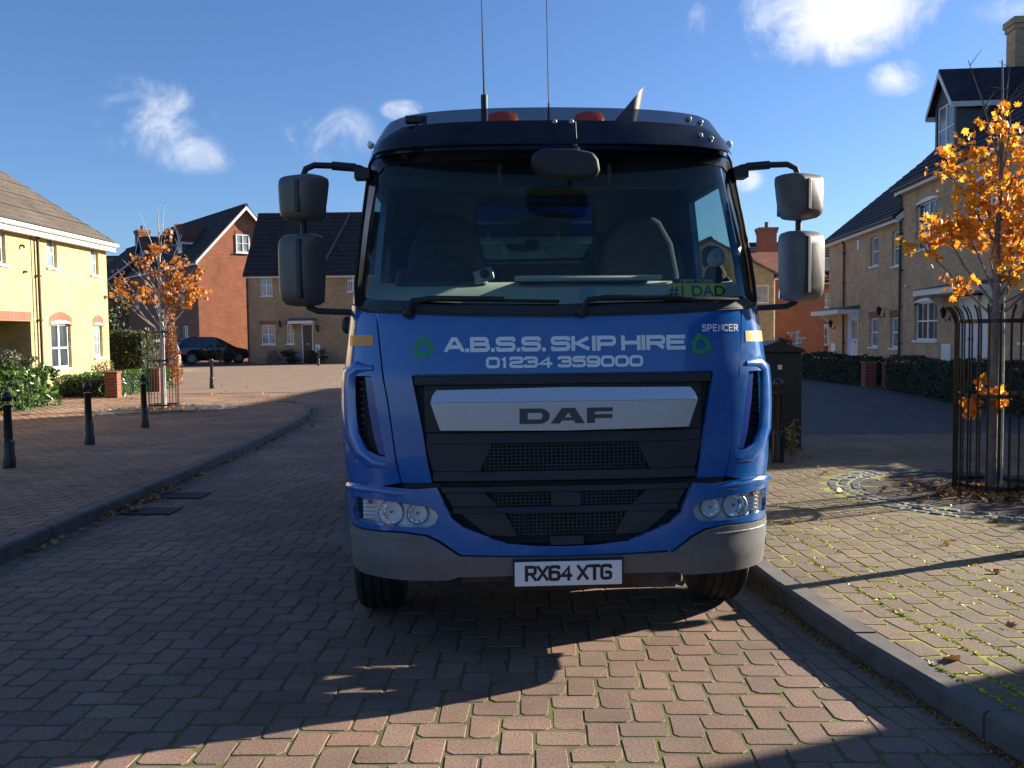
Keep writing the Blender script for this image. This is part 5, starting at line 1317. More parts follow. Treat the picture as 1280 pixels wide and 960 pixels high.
# company lettering on the front panel
FT = lambda x, z, o=0: surf(x, z, .0056 + o)
mb = MB(); stroke_text(mb, 'A.B.S.S. SKIP HIRE', -.588, 1.545, 1.198, .074, .0188, FT, cw=.088, gap=.026, space=.022, rad=.28); mb.build('company_name', 'lettering', FP, recalc=False)
mb = MB(); stroke_text(mb, '01234 359000', -.386, 1.465, .778, .056, .0142, FT, cw=.066, gap=.019, space=.030, rad=.28); mb.build('phone_number', 'lettering', FP, recalc=False)
mb = MB(); stroke_text(mb, 'SPENCER', .700, 1.634, .200, .036, .0058, FT, cw=.022, gap=.0135, rad=.3); mb.build('driver_name', 'lettering', FP, recalc=False)
for cx_ in (-.692, .690):
    mb = MB(); cz_ = 1.568
    for k in range(3):
        a = 2*PI*k/3
        def rot(p): return (cx_ + p[0]*math.cos(a) - p[1]*math.sin(a), cz_ + p[0]*math.sin(a) + p[1]*math.cos(a))
        # one bent arrow: rises along the left flank, folds over the apex, ends in a head
        for q in ([(-.050, .004), (-.030, -.006), (-.008, .030), (-.026, .044)], [(-.026, .046), (-.012, .030), (.006, .030), (.014, .046), (-.004, .056), (-.018, .056)], [(.000, .029), (.030, .012), (.038, .046)]):
            mb.add([FT(*rot(p), .0003*k) for p in q], [tuple(range(len(q)))])
    mb.build('recycling_symbol', 'recycle_green', FP, recalc=False)

# bumper: blue upper part with lower grille opening
hlr = [(.628, .742), (.640, .768), (.675, .790), (.86, .812), (1.050, .822), (1.055, .73), (1.045, .700), (.86, .690), (.672, .692), (.642, .712)]
inner = [(.632, .885), (.610, .81), (.565, .74), (.505, .69), (.42, .645), (.30, .612), (.15, .596), (0, .592)]
lower = [(0, .548), (.25, .552), (.52, .560), (.62, .628), (.68, .655), (.80, .668), (1.0, .665), (1.117, .672)]
upp = [(1.124, .838), (1.06, .872), (.98, .888), (.85, .882), (.74, .875)]
half = inner + lower + upp
for s in (-1, 1):
    f = (lambda P: P) if s > 0 else mir
    # split at the middle so both halves stay simple outlines
    half = [(min(x, Wz(z)*.997), z) for x, z in half]
    bl_ = panel('bumper_corner', f(half), 'truck_blue', TK, .022, .03, holes=[f(hlr)])
    # brow over the lamp
    lm = MB(); path = [(.70, .850, .006), (.85, .856, .020), (1.0, .864, .030), (1.08, .858, .034), (1.105, .835, .03)]; n = 11; V = []
    for i, (x, z, h) in enumerate(path):
        a_, c_ = path[max(i-1, 0)], path[min(i+1, len(path)-1)]; d = Vector((c_[0]-a_[0], c_[1]-a_[1])).normalized(); nn = Vector((-d.y, d.x))
        for k in range(n):
            an = PI*k/(n-1); tf = math.sin(PI*(i+.12)/(len(path)-.76))**.6; w = .026*math.cos(an)*tf; V.append(surf(s*min(x + nn.x*w, Wz(z) - .004), z + nn.y*w, .0218 + h*.42*tf*math.sin(an)**2))
    lm.add(V, [(i*n + k, (i+1)*n + k, (i+1)*n + k + 1, i*n + k + 1) for i in range(len(path)-1) for k in range(n-1)]); lm.build('brow', 'truck_blue', bl_, smooth=60)
    # headlamp
    hl = panel('headlight', f([(.60, .68), (1.058, .68), (1.058, .835), (.60, .83)]), 'lamp_white', TK, -.038, .01)
    for (cx_, rr_, m_) in ((.738, .050, 'reflector_silver'), (.875, .060, 'reflector_silver')):
        c = Vector(surf(s*cx_, .750, -.014)); lb = MB()
        lb.v += []; prr = [(rr_, 0), (rr_*.93, .012), (rr_*.72, .030), (rr_*.42, .043), (rr_*.2, .048)]; kk = 15 if rr_ > .05 else 11
        for i_ in range(len(prr)-1): lb.add([(c.x + r_*math.cos(2*PI*(q + (i_ + j_) % 2*.5)/kk), c.y + y_, c.z + r_*math.sin(2*PI*(q + (i_ + j_) % 2*.5)/kk)) for j_, (r_, y_) in enumerate(prr[i_:i_+2]) for q in range(kk)], [f_ for q in range(kk) for f_ in ((q, (q+1) % kk, kk + q), ((q+1) % kk, kk + (q+1) % kk, kk + q))])
        lb.build('reflector', 'chrome' if False else m_, hl, recalc=False)
        lb = MB(); ring = [(c.x + rr_*1.04*math.cos(2*PI*q/24), c.y - .002, c.z + rr_*1.04*math.sin(2*PI*q/24)) for q in range(25)]; lb.tube(ring, .0035, 6, cap=False); lb.build('bezel', 'galv', hl, smooth=60)
        lb = MB(); lb.tube([(c.x, c.y + .045, c.z), (c.x, c.y + .012, c.z)], .008, 8); lb.build('bulb', 'chrome', hl, smooth=60)
    lb = MB(); c = Vector(surf(s*.985, .750, -.02)); 
    for k in range(5): lb.box(c.x - s*.035, c.x + s*.04, c.y - .004 + k*.0, c.y + .03, .708 + k*.020, .724 + k*.020)
    lb.build('indicator', 'lamp_white', hl, bevel=.003)
    lb = MB(); c = Vector(surf(s*.985, .795, -.01)); lb.ball(c, (.012, .010, .010), 8, 6); lb.build('amber_bulb', 'amber', hl, smooth=60)
    ln = panel('lens', f(hlr), 'lamp_lens', hl, .010, .004)
    # grey corner of the bumper
    low = [(1.112, .665), (1.00, .658), (.80, .661), (.685, .648), (.628, .620), (.524, .553), (.27, .544), (0, .541), (0, .452), (.33, .450), (.53, .447), (.58, .430), (.80, .424), (1.00, .430), (1.085, .445), (1.108, .50)]
    g = panel('lower_bumper', f([(min(x, Wz(z)*.997), z) for x, z in low]), 'bumper_grey', TK, .030, .03)
    # shadow gap beneath front panel
    mb = MB(); 
    a = [(.60, .862), (.80, .874), (.80, .902), (.62, .902)]
    mb.add([surf(s*x, z, .0) for x, z in a], [(0, 1, 2, 3)]); mb.build('panel_gap', 'black_matt', TK)
    # moulded step line across the corner
    mb = MB(); strip(mb, s*.70, s*1.06, .628, .633, .034, .01, 8, .002); mb.build('bumper_crease', 'bumper_grey', g)
    # bumper return along the side to the wheel arch
    mb = MB(); x_ = s*1.09
    mb.add([(x_, .50, .45), (x_, .62, .45), (x_, .66, .60), (x_, .66, .86), (x_, .50, .86), (x_ - s*.04, .50, .45), (x_ - s*.04, .62, .45), (x_ - s*.04, .66, .60), (x_ - s*.04, .66, .86), (x_ - s*.04, .50, .86)],
           [(0,1,2,3,4),(9,8,7,6,5),(0,5,6,1),(1,6,7,2),(2,7,8,3),(3,8,9,4)]); mb.build('bumper_side', 'bumper_grey', TK)
# lower grille
LG = panel('lower_grille', [(-.66, .90), (.66, .90), (.62, .78), (.50, .67), (.3, .60), (-.3, .60), (-.50, .67), (-.62, .78)], 'black_matt', TK, -.03, .01)
mb = MB()
def lx(z): return float(np.interp(z, [.592, .612, .645, .69, .74, .81, .885], [.05, .28, .40, .49, .55, .60, .625]))
for za, zb_, of, sl in ((.855, .885, .006, 0), (.755, .785, .010, .012), (.595, .640, .012, .01)):
    e = lx(za); strip(mb, -e, e, za, zb_, of, .03, 16, sl)
for s in (-1, 1):
    q = [(s*.33, .785), (s*.56, .785), (s*.605, .855), (s*.40, .855)]; mb.add([surf(x, z, .0) for x, z in q] + [surf(x, z, -.03) for x, z in q], [(0,1,2,3),(0,4,5,1),(1,5,6,2),(2,6,7,3),(3,7,4,0)])
    q = [(s*.24, .640), (s*.39, .645), (s*.52, .755), (s*.30, .755)]; mb.add([surf(x, z, .003) for x, z in q] + [surf(x, z, -.03) for x, z in q], [(0,1,2,3),(0,4,5,1),(1,5,6,2),(2,6,7,3),(3,7,4,0)])
strip(mb, -.075, .075, .785, .855, .002, .03, 3)
mb.build('louvre', 'black_plastic', LG, bevel=.004)
meshgrid(-.36, .36, .79, .85, -.012, LG); meshgrid(-.28, .28, .645, .75, -.012, LG)
mb = MB(); strip(mb, -.205, -.202, .60, .75, .014, .01, 1); mb.build('flap_seam', 'black_matt', LG)
# number plate
NPm = MB(); NPm.box(-.262, .262, -.052, -.044, .408, .527); NP = NPm.build('number_plate', 'plate_white', TK, bevel=.003)
mb = MB(); FN = lambda x, z, o=0: (x, -.0535 - o, z)
stroke_text(mb, 'RX64 XTG', -.213, .432, .426, .078, .0155, FN, cw=.040, gap=.0135, space=.022, rad=.16); mb.build('registration', 'ink', NP, recalc=False)
mb = MB(); mb.box(-.27, .27, -.043, -.03, .40, .535); mb.build('plate_backing', 'black_matt', NP)
# steel below the bumper, front towing parts, axle
mb = MB(); mb.box(-.52, -.28, .05, .12, .405, .447); mb.box(.28, .58, .05, .12, .385, .447); mb.box(-.28, .28, .06, .10, .415, .447); mb.prism([(.30, .447), (.56, .447), (.54, .375), (.44, .36), (.33, .385)], .03, .05)
mb.build('front_crossmember', 'rust_steel', TK, bevel=.006)
mb = MB(); mb.tube([(.52, .02, .40), (.57, .0, .385), (.585, .0, .41)], .012, 6); mb.build('towing_hook', 'rust_steel', TK)

# ---- windscreen
ws_o = [(-1.045, 1.80), (-1.03, 1.775), (-.98, 1.757), (-.5, 1.735), (0, 1.722), (.5, 1.735), (.98, 1.757), (1.03, 1.775), (1.045, 1.80), (1.05, 1.90), (1.025, 2.2), (.985, 2.55), (.95, 2.60), (0, 2.625), (-.95, 2.60), (-.985, 2.55), (-1.025, 2.2), (-1.05, 1.90)]
ws_i = [(-1.005, 1.845), (-.985, 1.822), (-.93, 1.812), (-.5, 1.788), (0, 1.778), (.5, 1.788), (.93, 1.812), (.985, 1.822), (1.005, 1.845), (1.008, 1.93), (.978, 2.22), (.935, 2.48), (.90, 2.515), (0, 2.535), (-.90, 2.515), (-.935, 2.48), (-.978, 2.22), (-1.008, 1.93)]
WS = panel('windscreen', ws_o, 'windscreen', TK, -.002, .003, zstep=.06)
mb = MB(); V = []; n = len(ws_o); sub = 10
oo = []; ii = []
for k in range(n):
    for t in range(sub):
        u = t / sub; a, c = ws_o[k], ws_o[(k+1) % n]; oo.append((a[0]+(c[0]-a[0])*u, a[1]+(c[1]-a[1])*u))
        a, c = ws_i[k], ws_i[(k+1) % n]; ii.append((a[0]+(c[0]-a[0])*u, a[1]+(c[1]-a[1])*u))
N_ = len(oo); mb.add([surf(x, z, .0025) for x, z in oo] + [surf(x, z, .0025) for x, z in ii], [(k, (k+1) % N_, N_ + (k+1) % N_, N_ + k) for k in range(N_)])
mb.build('black_border', 'black_gloss', WS, smooth=60)
mb = MB(); mb.tube([surf(x, z, .004) for x, z in oo + oo[:1]], .009, 6, cap=False); mb.build('rubber_seal', 'rubber', WS, smooth=60)
# black cowl under the glass
panel('cowl', [(-1.02, 1.775), (-.93, 1.748), (-.5, 1.724), (0, 1.714), (.5, 1.724), (.93, 1.748), (1.02, 1.775), (.96, 1.80), (.5, 1.775), (0, 1.765), (-.5, 1.775), (-.96, 1.80)], 'black_plastic', TK, .012, .02)
for (px_, zx_, ex_, ez_) in ((-.76, 1.745, -.02, 1.80), (.09, 1.740, .90, 1.805)):
    w = MB(); pts = [surf(px_, zx_, .03), surf(px_ + .03, zx_ + .055, .05), surf(px_ + .12, zx_ + .068, .055), surf((px_ + ex_)/2 + .1, (zx_+.07 + ez_)/2, .045)]
    w.tube(pts, [.018, .016, .012, .009], 6); w.ball(pts[0], (.03, .02, .03), 8, 6); wo = w.build('wiper', 'black_plastic', TK, smooth=50)
    w = MB(); V = [surf(x, float(np.interp(x, [px_ + .1, ex_], [zx_ + .06, ez_ - .01])), .022) for x in np.linspace(px_ + .08, ex_, 9)]; w.tube(V, .009, 5); w.build('blade', 'rubber', wo)

# ---- cab shell: pillars, sides, roof, back
mb = MB(); zs_ = [1.80, 1.9, 2.0, 2.1, 2.2, 2.3, 2.4, 2.5, 2.58]
for s in (-1, 1):
    pm = MB(); m_ = 9; V = []
    for z in zs_:
        w = Wz(z); xi = float(np.interp(z, [1.8, 1.9, 2.2, 2.55, 2.6], [1.052, 1.057, 1.032, .992, .96]))
        for k in range(m_):
            t = k / (m_ - 1); ua, ub = math.asin(min(1, (xi/w) ** (PX/2))), PI/2; u = math.sin(ua + (ub - ua)*t) ** (2/PX)
            V.append(surf(s*u*w*.9995, z, .0))
    pm.add(V, [(i*m_ + k, (i+1)*m_ + k, (i+1)*m_ + k + 1, i*m_ + k + 1) for i in range(len(zs_)-1) for k in range(m_-1)])
    pm.build('windscreen_pillar', 'truck_blue', TK, smooth=60)
    # inner trim of pillar
    tm = MB(); tm.tube([surf(s*(Wz(z) - .03), z, -.03) for z in (1.80, 2.1, 2.4, 2.56)], .022, 8); tm.build('pillar_trim', 'headliner', TK, smooth=60)
    # side wall with door window opening
    sw = MB(); ys_ = [.52, .66, .80, 1.50, 1.95]
    zr_ = [.62, .90, 1.42, 1.74, 2.0, 2.48, 2.60]
    def SP(y, z): return (s*Wz(z), max(y, yb(z) + RR), z)
    for i in range(len(ys_)-1):
        for j in range(len(zr_)-1):
            ym, zm = (ys_[i]+ys_[i+1])/2, (zr_[j]+zr_[j+1])/2
            if .66 < ym < 1.50 and 1.74 < zm < 2.48: continue
            if .62 < ym < 1.5 and zm < .9: continue
            a, b1, c, d = SP(ys_[i], zr_[j]), SP(ys_[i+1], zr_[j]), SP(ys_[i+1], zr_[j+1]), SP(ys_[i], zr_[j+1])
            sw.add([a, b1, c, d, *[(p[0] - s*.04, p[1], p[2]) for p in (a, b1, c, d)]], [(0,1,2,3),(7,6,5,4),(0,4,5,1),(1,5,6,2),(2,6,7,3),(3,7,4,0)])
    so = sw.build('cab_side', 'truck_blue', TK, recalc=True)
    gl = MB(); gl.add([SP(.66, 1.74), SP(1.50, 1.74), SP(1.50, 2.0), SP(.66, 2.0), SP(1.50, 2.48), SP(.8, 2.48)], [(0,1,2,3), (3,2,4,5)]); 
    for i in range(len(gl.v)): gl.v[i] = (gl.v[i][0] - s*.02, gl.v[i][1], gl.v[i][2])
    gl.build('door_window', 'side_glass', so)
    # door handle recess and shut lines
    ln_ = MB(); ln_.box(s*1.128, s*1.139, 1.53, 1.536, .95, 1.70); ln_.build('shut_line', 'black_matt', so)
    # wheel arch
    wa = MB(); n = 14; V = []
    for k in range(n + 1):
        a = PI * (.02 + .96*k/n); 
        for (rr_, xx) in ((.50, 1.02), (.50, 1.165), (.56, 1.165), (.56, 1.02)): V.append((s*xx, 1.06 - rr_*math.cos(a), .42 + rr_*math.sin(a)))
    wa.add(V, [(i*4 + k, (i+1)*4 + k, (i+1)*4 + (k+1) % 4, i*4 + (k+1) % 4) for i in range(n) for k in range(4)]); wa.build('wheel_arch', 'bumper_grey', TK, smooth=40)
    # steps
    st_ = MB(); st_.box(s*.86, s*1.12, 1.58, 1.90, .40, .46); st_.box(s*.86, s*1.12, 1.58, 1.90, .66, .70); st_.build('cab_step', 'black_plastic', TK, bevel=.01)
# roof loft
rm = MB(); rings = [(2.58, 1.012, .335, 1.95), (2.64, 1.000, .37, 1.95), (2.70, .965, .44, 1.94), (2.74, .88, .56, 1.90), (2.76, .70, .78, 1.78)]
V = []; NF = 24
for (z, w, y0_, y1_) in rings:
    for k in range(NF + 1):
        t = (k / NF * 2 - 1); u = math.copysign(math.sin(abs(t)*PI/2) ** (2/PX), t); V.append((u*w, y0_ + curve(u), z))
    V.append((w, y1_, z)); V.append((-w, y1_, z))
n = NF + 3; F_ = [(i*n + k, i*n + (k+1) % n, (i+1)*n + (k+1) % n, (i+1)*n + k) for i in range(len(rings)-1) for k in range(n)]; F_.append(tuple((len(rings)-1)*n + k for k in range(n)))
rm.add(V, F_); rm.build('cab_roof', 'truck_blue', TK, smooth=50)
mb = MB(); mb.box(-.94, .94, .75, 1.90, 2.585, 2.60); V = []
mb.build('headliner', 'headliner', TK)
# back wall with window
mb = MB()
for (a, c, d, e) in ((-1.05, -.42, .9, 2.58), (.42, 1.05, .9, 2.58), (-.42, .42, .9, 2.13), (-.42, .42, 2.53, 2.58)): mb.box(a, c, 1.90, 1.95, d, e)
BWl = mb.build('cab_back', 'truck_blue_dark', TK)
mb = MB(); mb.box(-1.0, -.425, 1.88, 1.899, 1.2, 2.33); mb.box(.425, 1.0, 1.88, 1.899, 1.2, 2.33); mb.box(-.425, .425, 1.88, 1.899, 1.2, 2.12); mb.build('back_trim', 'seat_fabric', BWl)
mb = MB(); mb.box(-1.0, -.425, 1.875, 1.898, 2.335, 2.58); mb.box(.425, 1.0, 1.875, 1.898, 2.335, 2.58); mb.build('back_trim_upper', 'headliner', BWl)
mb = MB(); mb.box(-.42, .42, 1.92, 1.925, 2.13, 2.53); mb.build('rear_window', 'side_glass', BWl)
mb = MB(); mb.tube([(-.41, 1.895, 2.15), (-.41, 1.895, 2.49), (-.39, 1.895, 2.52), (.39, 1.895, 2.52), (.41, 1.895, 2.49), (.41, 1.895, 2.15), (-.41, 1.895, 2.14)], .010, 6); mb.build('window_rubber', 'rubber', BWl)
mb = MB(); mb.box(-1.03, 1.03, .45, 1.90, .95, 1.0); mb.build('cab_floor', 'chassis', TK)
# dashboard
mb = MB(); dp = [(.24, 1.66), (.34, 1.775), (.47, 1.875), (.58, 1.915), (.66, 1.90), (.74, 1.78), (.78, 1.45), (.50, 1.2), (.24, 1.2)]
mb.prism(dp, -.99, .99, 'x')
D_ = mb.build('dashboard', 'dash', TK, smooth=40)
mb = MB(); mb.prism([(.50, 1.90), (.62, 2.00), (.74, 1.985), (.80, 1.85), (.74, 1.72)], -.86, -.36, 'x'); mb.build('binnacle', 'dash_dark', D_, bevel=.03)
mb = MB(); mb.box(-.20, .50, .47, .62, 1.905, 1.922); mb.build('tray', 'dash_dark', D_, bevel=.008)
mb = MB(); mb.tube([(-.22, .46, 1.925), (.50, .46, 1.925), (.58, .54, 1.935), (.50, .64, 1.94), (-.20, .64, 1.94)], .014, 6); mb.build('tray_rim', 'dash', D_, smooth=50)
# steering wheel
mb = MB(); pts = []; c = Vector((-.62, .86, 1.90)); tl = R(32)
for k in range(25): a = 2*PI*k/24; pts.append((c.x + .22*math.cos(a), c.y - .22*math.sin(a)*math.sin(tl)*-1, c.z + .22*math.sin(a)*math.cos(tl)))
mb.tube(pts, .016, 7); mb.tube([(c.x - .2, c.y, c.z), tuple(c), (c.x + .2, c.y, c.z)], .014, 6); mb.ball(c, (.06, .03, .06)); mb.tube([c, (c.x, .74, 1.74)], .03, 8)
mb.build('steering_wheel', 'black_plastic', TK, smooth=60)
# seats
for cx_ in (-.60, .62):
    mb = MB(); mb.prism([(cx_-.25, 1.45), (cx_+.25, 1.45), (cx_+.26, 2.0), (cx_+.22, 2.20), (cx_+.14, 2.34), (cx_+.06, 2.385), (cx_-.06, 2.385), (cx_-.14, 2.34), (cx_-.22, 2.20), (cx_-.26, 2.0)], 1.30, 1.44)
    s_ = mb.build('seat', 'seat_fabric', TK, bevel=.05, segs=3); mb = MB(); mb.box(cx_-.25, cx_+.25, .95, 1.42, 1.38, 1.5); mb.build('seat_cushion', 'seat_fabric', s_, bevel=.04)
# sun blinds / upper storage
mb = MB()
for (a, c) in ((-.90, -.30), (-.28, .30), (.32, .90)): mb.box(a, c, .56, .585, 2.42, 2.56)
mb.build('overhead_shelf', 'dash_dark', TK, bevel=.01)
# exterior front mirror
mb = MB(); V = []
prof = [(-.150, 2.50), (-.10, 2.522), (.05, 2.522), (.145, 2.505), (.170, 2.47), (.178, 2.42), (.168, 2.395), (.10, 2.382), (.0, 2.382), (-.08, 2.395), (-.135, 2.43), (-.155, 2.465)]
mb.prism(prof, .02, .14); mo = mb.build('front_mirror', 'black_plastic', TK, bevel=.03, segs=3)
mb = MB(); mb.tube([(.08, .10, 2.52), (.085, .20, 2.56), (.085, .33, 2.60)], .014, 8); mb.build('mirror_stalk', 'black_plastic', mo)
# visor: smoked sheet standing off the roof edge
def vmap(x, z, off):
    w = float(np.interp(z, [2.55, 2.66, 2.80], [.985, .965, .90])); u = max(-.999, min(.999, x / w))
    return (x, .14 + (z - 2.55) * .75 + .46 * (1 - (1 - abs(u)**2.6) ** (1/2.6)) - off, z)
vis = [(-.965, 2.585), (-.96, 2.67), (-.935, 2.735), (-.875, 2.773), (-.76, 2.787), (0, 2.792), (.76, 2.787), (.875, 2.773), (.935, 2.735), (.96, 2.67), (.965, 2.585), (.5, 2.578), (0, 2.572), (-.5, 2.578)]
VI = panel('sun_visor', vis, 'visor_tint', TK, 0, .004, fmap=vmap, zstep=.04)
mb = MB(); vk = [(-.945, 2.592), (-.925, 2.66), (-.80, 2.722), (.80, 2.722), (.925, 2.66), (.945, 2.592), (.5, 2.588), (0, 2.583), (-.5, 2.588)]
vb = panel('visor_mount', vk, 'black_plastic', TK, -.035, .006, fmap=vmap, zstep=.05)
def knob(x, z, r=.014):
    p = vmap(x, z, 0); k = MB(); k.lathe([(r, .04), (r, -.006), (r*.7, -.012), (0.001, -.013)], p, 10, 'y'); k.build('bolt', 'galv', VI, smooth=40)
for x, z in ((.705, 2.752), (.775, 2.742), (.745, 2.650), (.81, 2.640), (-.02, 2.700), (.065, 2.700)): knob(x, z)
p = vmap(-.72, 2.75, 0); k = MB(); k.box(p[0]-.06, p[0]+.05, p[1]-.02, p[1]+.04, 2.735, 2.765); k.tube([(p[0], p[1] - .01, 2.74), (p[0] - .01, p[1] - .015, 2.66)], .006, 6); k.box(p[0]-.05, p[0]+.02, p[1]-.03, p[1], 2.635, 2.65); k.build('bracket', 'black_plastic', VI)
k = MB(); p = vmap(.085, 2.60, 0); k.tube([vmap(.085, 2.70, .006), vmap(.08, 2.60, .008)], .004, 6); k.build('wire', 'black_plastic', VI)
for s in (-1, 1): k = MB(); k.ball((s*.985, .62, 2.665), (.02, .03, .022), 10, 7); k.build('marker_lamp', 'lamp_white', TK, smooth=60)
# beacons
for (cx_, w_) in ((-.25, .10), (.255, .10)):
    mb = MB(); mb.lathe([(w_, 0), (w_, .03)], (cx_, .95, 2.77), 16); bo = mb.build('beacon', 'black_plastic', TK, smooth=40)
    mb = MB(); mb.lathe([(w_*.95, .031), (w_*.95, .11), (w_*.85, .135), (w_*.4, .15)], (cx_, .95, 2.77), 16); mb.build('amber_dome', 'amber_lens', bo, smooth=60)
    mb = MB(); mb.lathe([(.03, .032), (.03, .10)], (cx_, .95, 2.77), 10); mb.box(cx_-.05, cx_+.05,   .99, 1.0, 2.81, 2.875); mb.build('lamp', 'amber', bo)
mb = MB(); mb.box(-.12, .10, .90, 1.02, 2.77, 2.86); mb.build('beacon_junction', 'rust_steel', TK, bevel=.01)
# aerials
mb = MB(); mb.tube([(-.368, .52, 2.72), (-.368, .52, 2.905)], .019, 10); a = mb.build('aerial', 'black_plastic', TK, smooth=40)
mb = MB(); mb.tube([(-.368, .52, 2.905), (-.369, .52, 2.95), (-.375, .52, 3.35), (-.39, .52, 3.9)], [.007, .006, .0028, .002], 6); mb.build('whip', 'black_plastic', a)
mb = MB(); mb.tube([(-.022, .52, 2.74), (-.022, .52, 2.86), (-.024, .52, 2.87), (-.03, .52, 3.4), (-.045, .52, 3.9)], [.012, .007, .003, .0025, .002], 6); mb.build('aerial', 'black_plastic', TK, smooth=40)
# exhaust stack with slanted curved tip
mb = MB(); n = 16; V = []
path = [((.66, 2.2, 1.0), .085), ((.66, 2.2, 2.8), .085), ((.665, 2.2, 3.0), .088), ((.69, 2.2, 3.16), .088)]
for (c, r_) in path: V += [(c[0] + r_*math.cos(2*PI*k/n), c[1] + r_*math.sin(2*PI*k/n), c[2]) for k in range(n)]
V += [(.70 + .088*math.cos(2*PI*k/n) + .022*(1+math.cos(2*PI*k/n)), 2.2 + .07*math.sin(2*PI*k/n), 3.17 + .125*(1 + math.cos(2*PI*k/n))) for k in range(n)]
mb.add(V, [(i*n + k, i*n + (k+1) % n, (i+1)*n + (k+1) % n, (i+1)*n + k) for i in range(4) for k in range(n)]); mb.build('exhaust_stack', 'exhaust', TK, smooth=60)
# side mirrors
for s in (-1, 1):
    mb = MB(); mb.tube([(s*1.0, .60, 2.518), (s*1.04, .56, 2.530), (s*1.10, .53, 2.534), (s*1.27, .50, 2.534), (s*1.315, .50, 2.515), (s*1.333, .50, 2.47), (s*1.335, .50, 2.10), (s*1.335, .50, 1.83), (s*1.315, .50, 1.785), (s*1.27, .50, 1.766), (s*1.06, .52, 1.757)], .0165, 10)
    mb.tube([(s*1.06, .55, 2.530), (s*1.18, .515, 2.534)], .023, 10); mb.box(s*.985, s*1.065, .52, .62, 2.47, 2.525)
    A = mb.build('mirror_arm', 'black_plastic', TK, smooth=50)
    for (z0_, z1_, xi, xo, tp) in ((2.232, 2.476, 1.222, 1.440, .03), (1.790, 2.174, 1.243, 1.452, .012)):
        h = MB(); zc, hz = (z0_+z1_)/2, (z1_-z0_)/2; xc, hx = (xi+xo)/2, (xo-xi)/2; V = []; m_ = 28
        for (yy, k_) in ((.372, .45), (.380, .68), (.395, .85), (.425, .96), (.50, 1.0), (.545, .96)):
            for q in range(m_):
                a = 2*PI*q/m_; ex, ez = abs(math.cos(a))**.36*math.copysign(1, math.cos(a)), abs(math.sin(a))**.36*math.copysign(1, math.sin(a))
                V.append((s*(xc + hx*ex*(1 - (1-k_)*.9) + (tp*ez*(-1 if ex < 0 else .2))*.7), yy + .03*ex*s*0, zc + hz*ez*(1 - (1-k_)*.7)))
        h.add(V, [(i*m_ + k, i*m_ + (k+1) % m_, (i+1)*m_ + (k+1) % m_, (i+1)*m_ + k) for i in range(5) for k in range(m_)] + [tuple(range(m_)), tuple(5*m_ + k for k in reversed(range(m_)))])
        def turn(mb_, an=s*R(27), cx=s*1.335, cy=.47):
            mb_.v = [(cx + (x-cx)*math.cos(an) - (y-cy)*math.sin(an), cy + (x-cx)*math.sin(an) + (y-cy)*math.cos(an), z) for x, y, z in mb_.v]
        turn(h)
        ho = h.build('mirror_housing', 'mirror_housing', TK, smooth=50)
        g_ = MB(); g_.box(s*(xi+.015), s*(xo-.012), .546, .549, z0_+.02, z1_-.02); turn(g_); g_.build('mirror_glass', 'chrome', ho)
        # clamp column down the inner third
        c_ = MB(); c_.box(s*1.275, s*1.305, .366, .40, z0_+.04, z1_-.04); turn(c_); c_.build('clamp_channel', 'black_plastic', ho, bevel=.006)
mb = MB(); mb.ball((-1.125, .60, 1.69), (.038, .05, .05), 12, 8); mb.build('kerb_mirror', 'black_plastic', TK, smooth=60)
# wheels
def wheel(x0, x1, y, r, par, steer=0):
    s = 1 if x1 > 0 else -1; w = abs(x1 - x0); xm = (x0 + x1) / 2
    hub = empty('wheel', (xm, y, r), steer); hub.parent = par
    t = MB(); pr = [(.26, -w/2 + .01), (.33, -w/2), (r - .05, -w/2 + .004), (r - .015, -w/2 + .022), (r - .001, -w/2 + .045)]
    for k in (-.28, -.09, .09, .28): pr += [(r, w*(k-.03)), (r - .011, w*(k - .02)), (r - .011, w*(k + .02)), (r, w*(k + .03))]
    pr += [(r - .001, w/2 - .045), (r - .015, w/2 - .022), (r - .05, w/2 - .004), (.33, w/2), (.26, w/2 - .01)]
    t.lathe(pr, (0, 0, 0), 48, 'x'); t.build('tyre', 'rubber', hub, smooth=30)
    t = MB(); t.lathe([(.255, -s*.10), (.255, s*(w/2 - .02)), (.235, s*(w/2 - .025)), (.22, s*.03), (.11, s*.06), (.10, s*(w/2 - .01)), (.0, s*(w/2))], (0, 0, 0), 24, 'x'); t.build('rim', 'galv', hub, smooth=30)
wheel(.865, 1.145, 1.06, .425, TK); wheel(-.865, -1.145, 1.06, .425, TK)
for xx in ((.88, 1.15), (.60, .86), (-.88, -1.15), (-.60, -.86)): wheel(xx[0], xx[1], 5.2, .425, TK)
mb = MB(); mb.box(-.85, .85, .99, 1.13, .36, .45); mb.tube([(-.85, 1.06, .42), (.85, 1.06, .42)], .05); mb.tube([(-.7, 1.22, .34), (.7, 1.22, .34)], .02); mb.box(-.25, .25, .5, 1.2, .33, .55); mb.build('front_axle', 'chassis', TK)
mb = MB(); mb.box(-.62, .62, .35, 1.9, .27, .34); mb.box(-.80, .80, 1.3, 1.5, .25, .55); mb.build('undertray', 'chassis', TK)
for s in (-1, 1): mb = MB(); mb.box(s*.62, s*1.03, .30, .52, .41, .62); mb.build('arch_liner', 'black_plastic', TK)
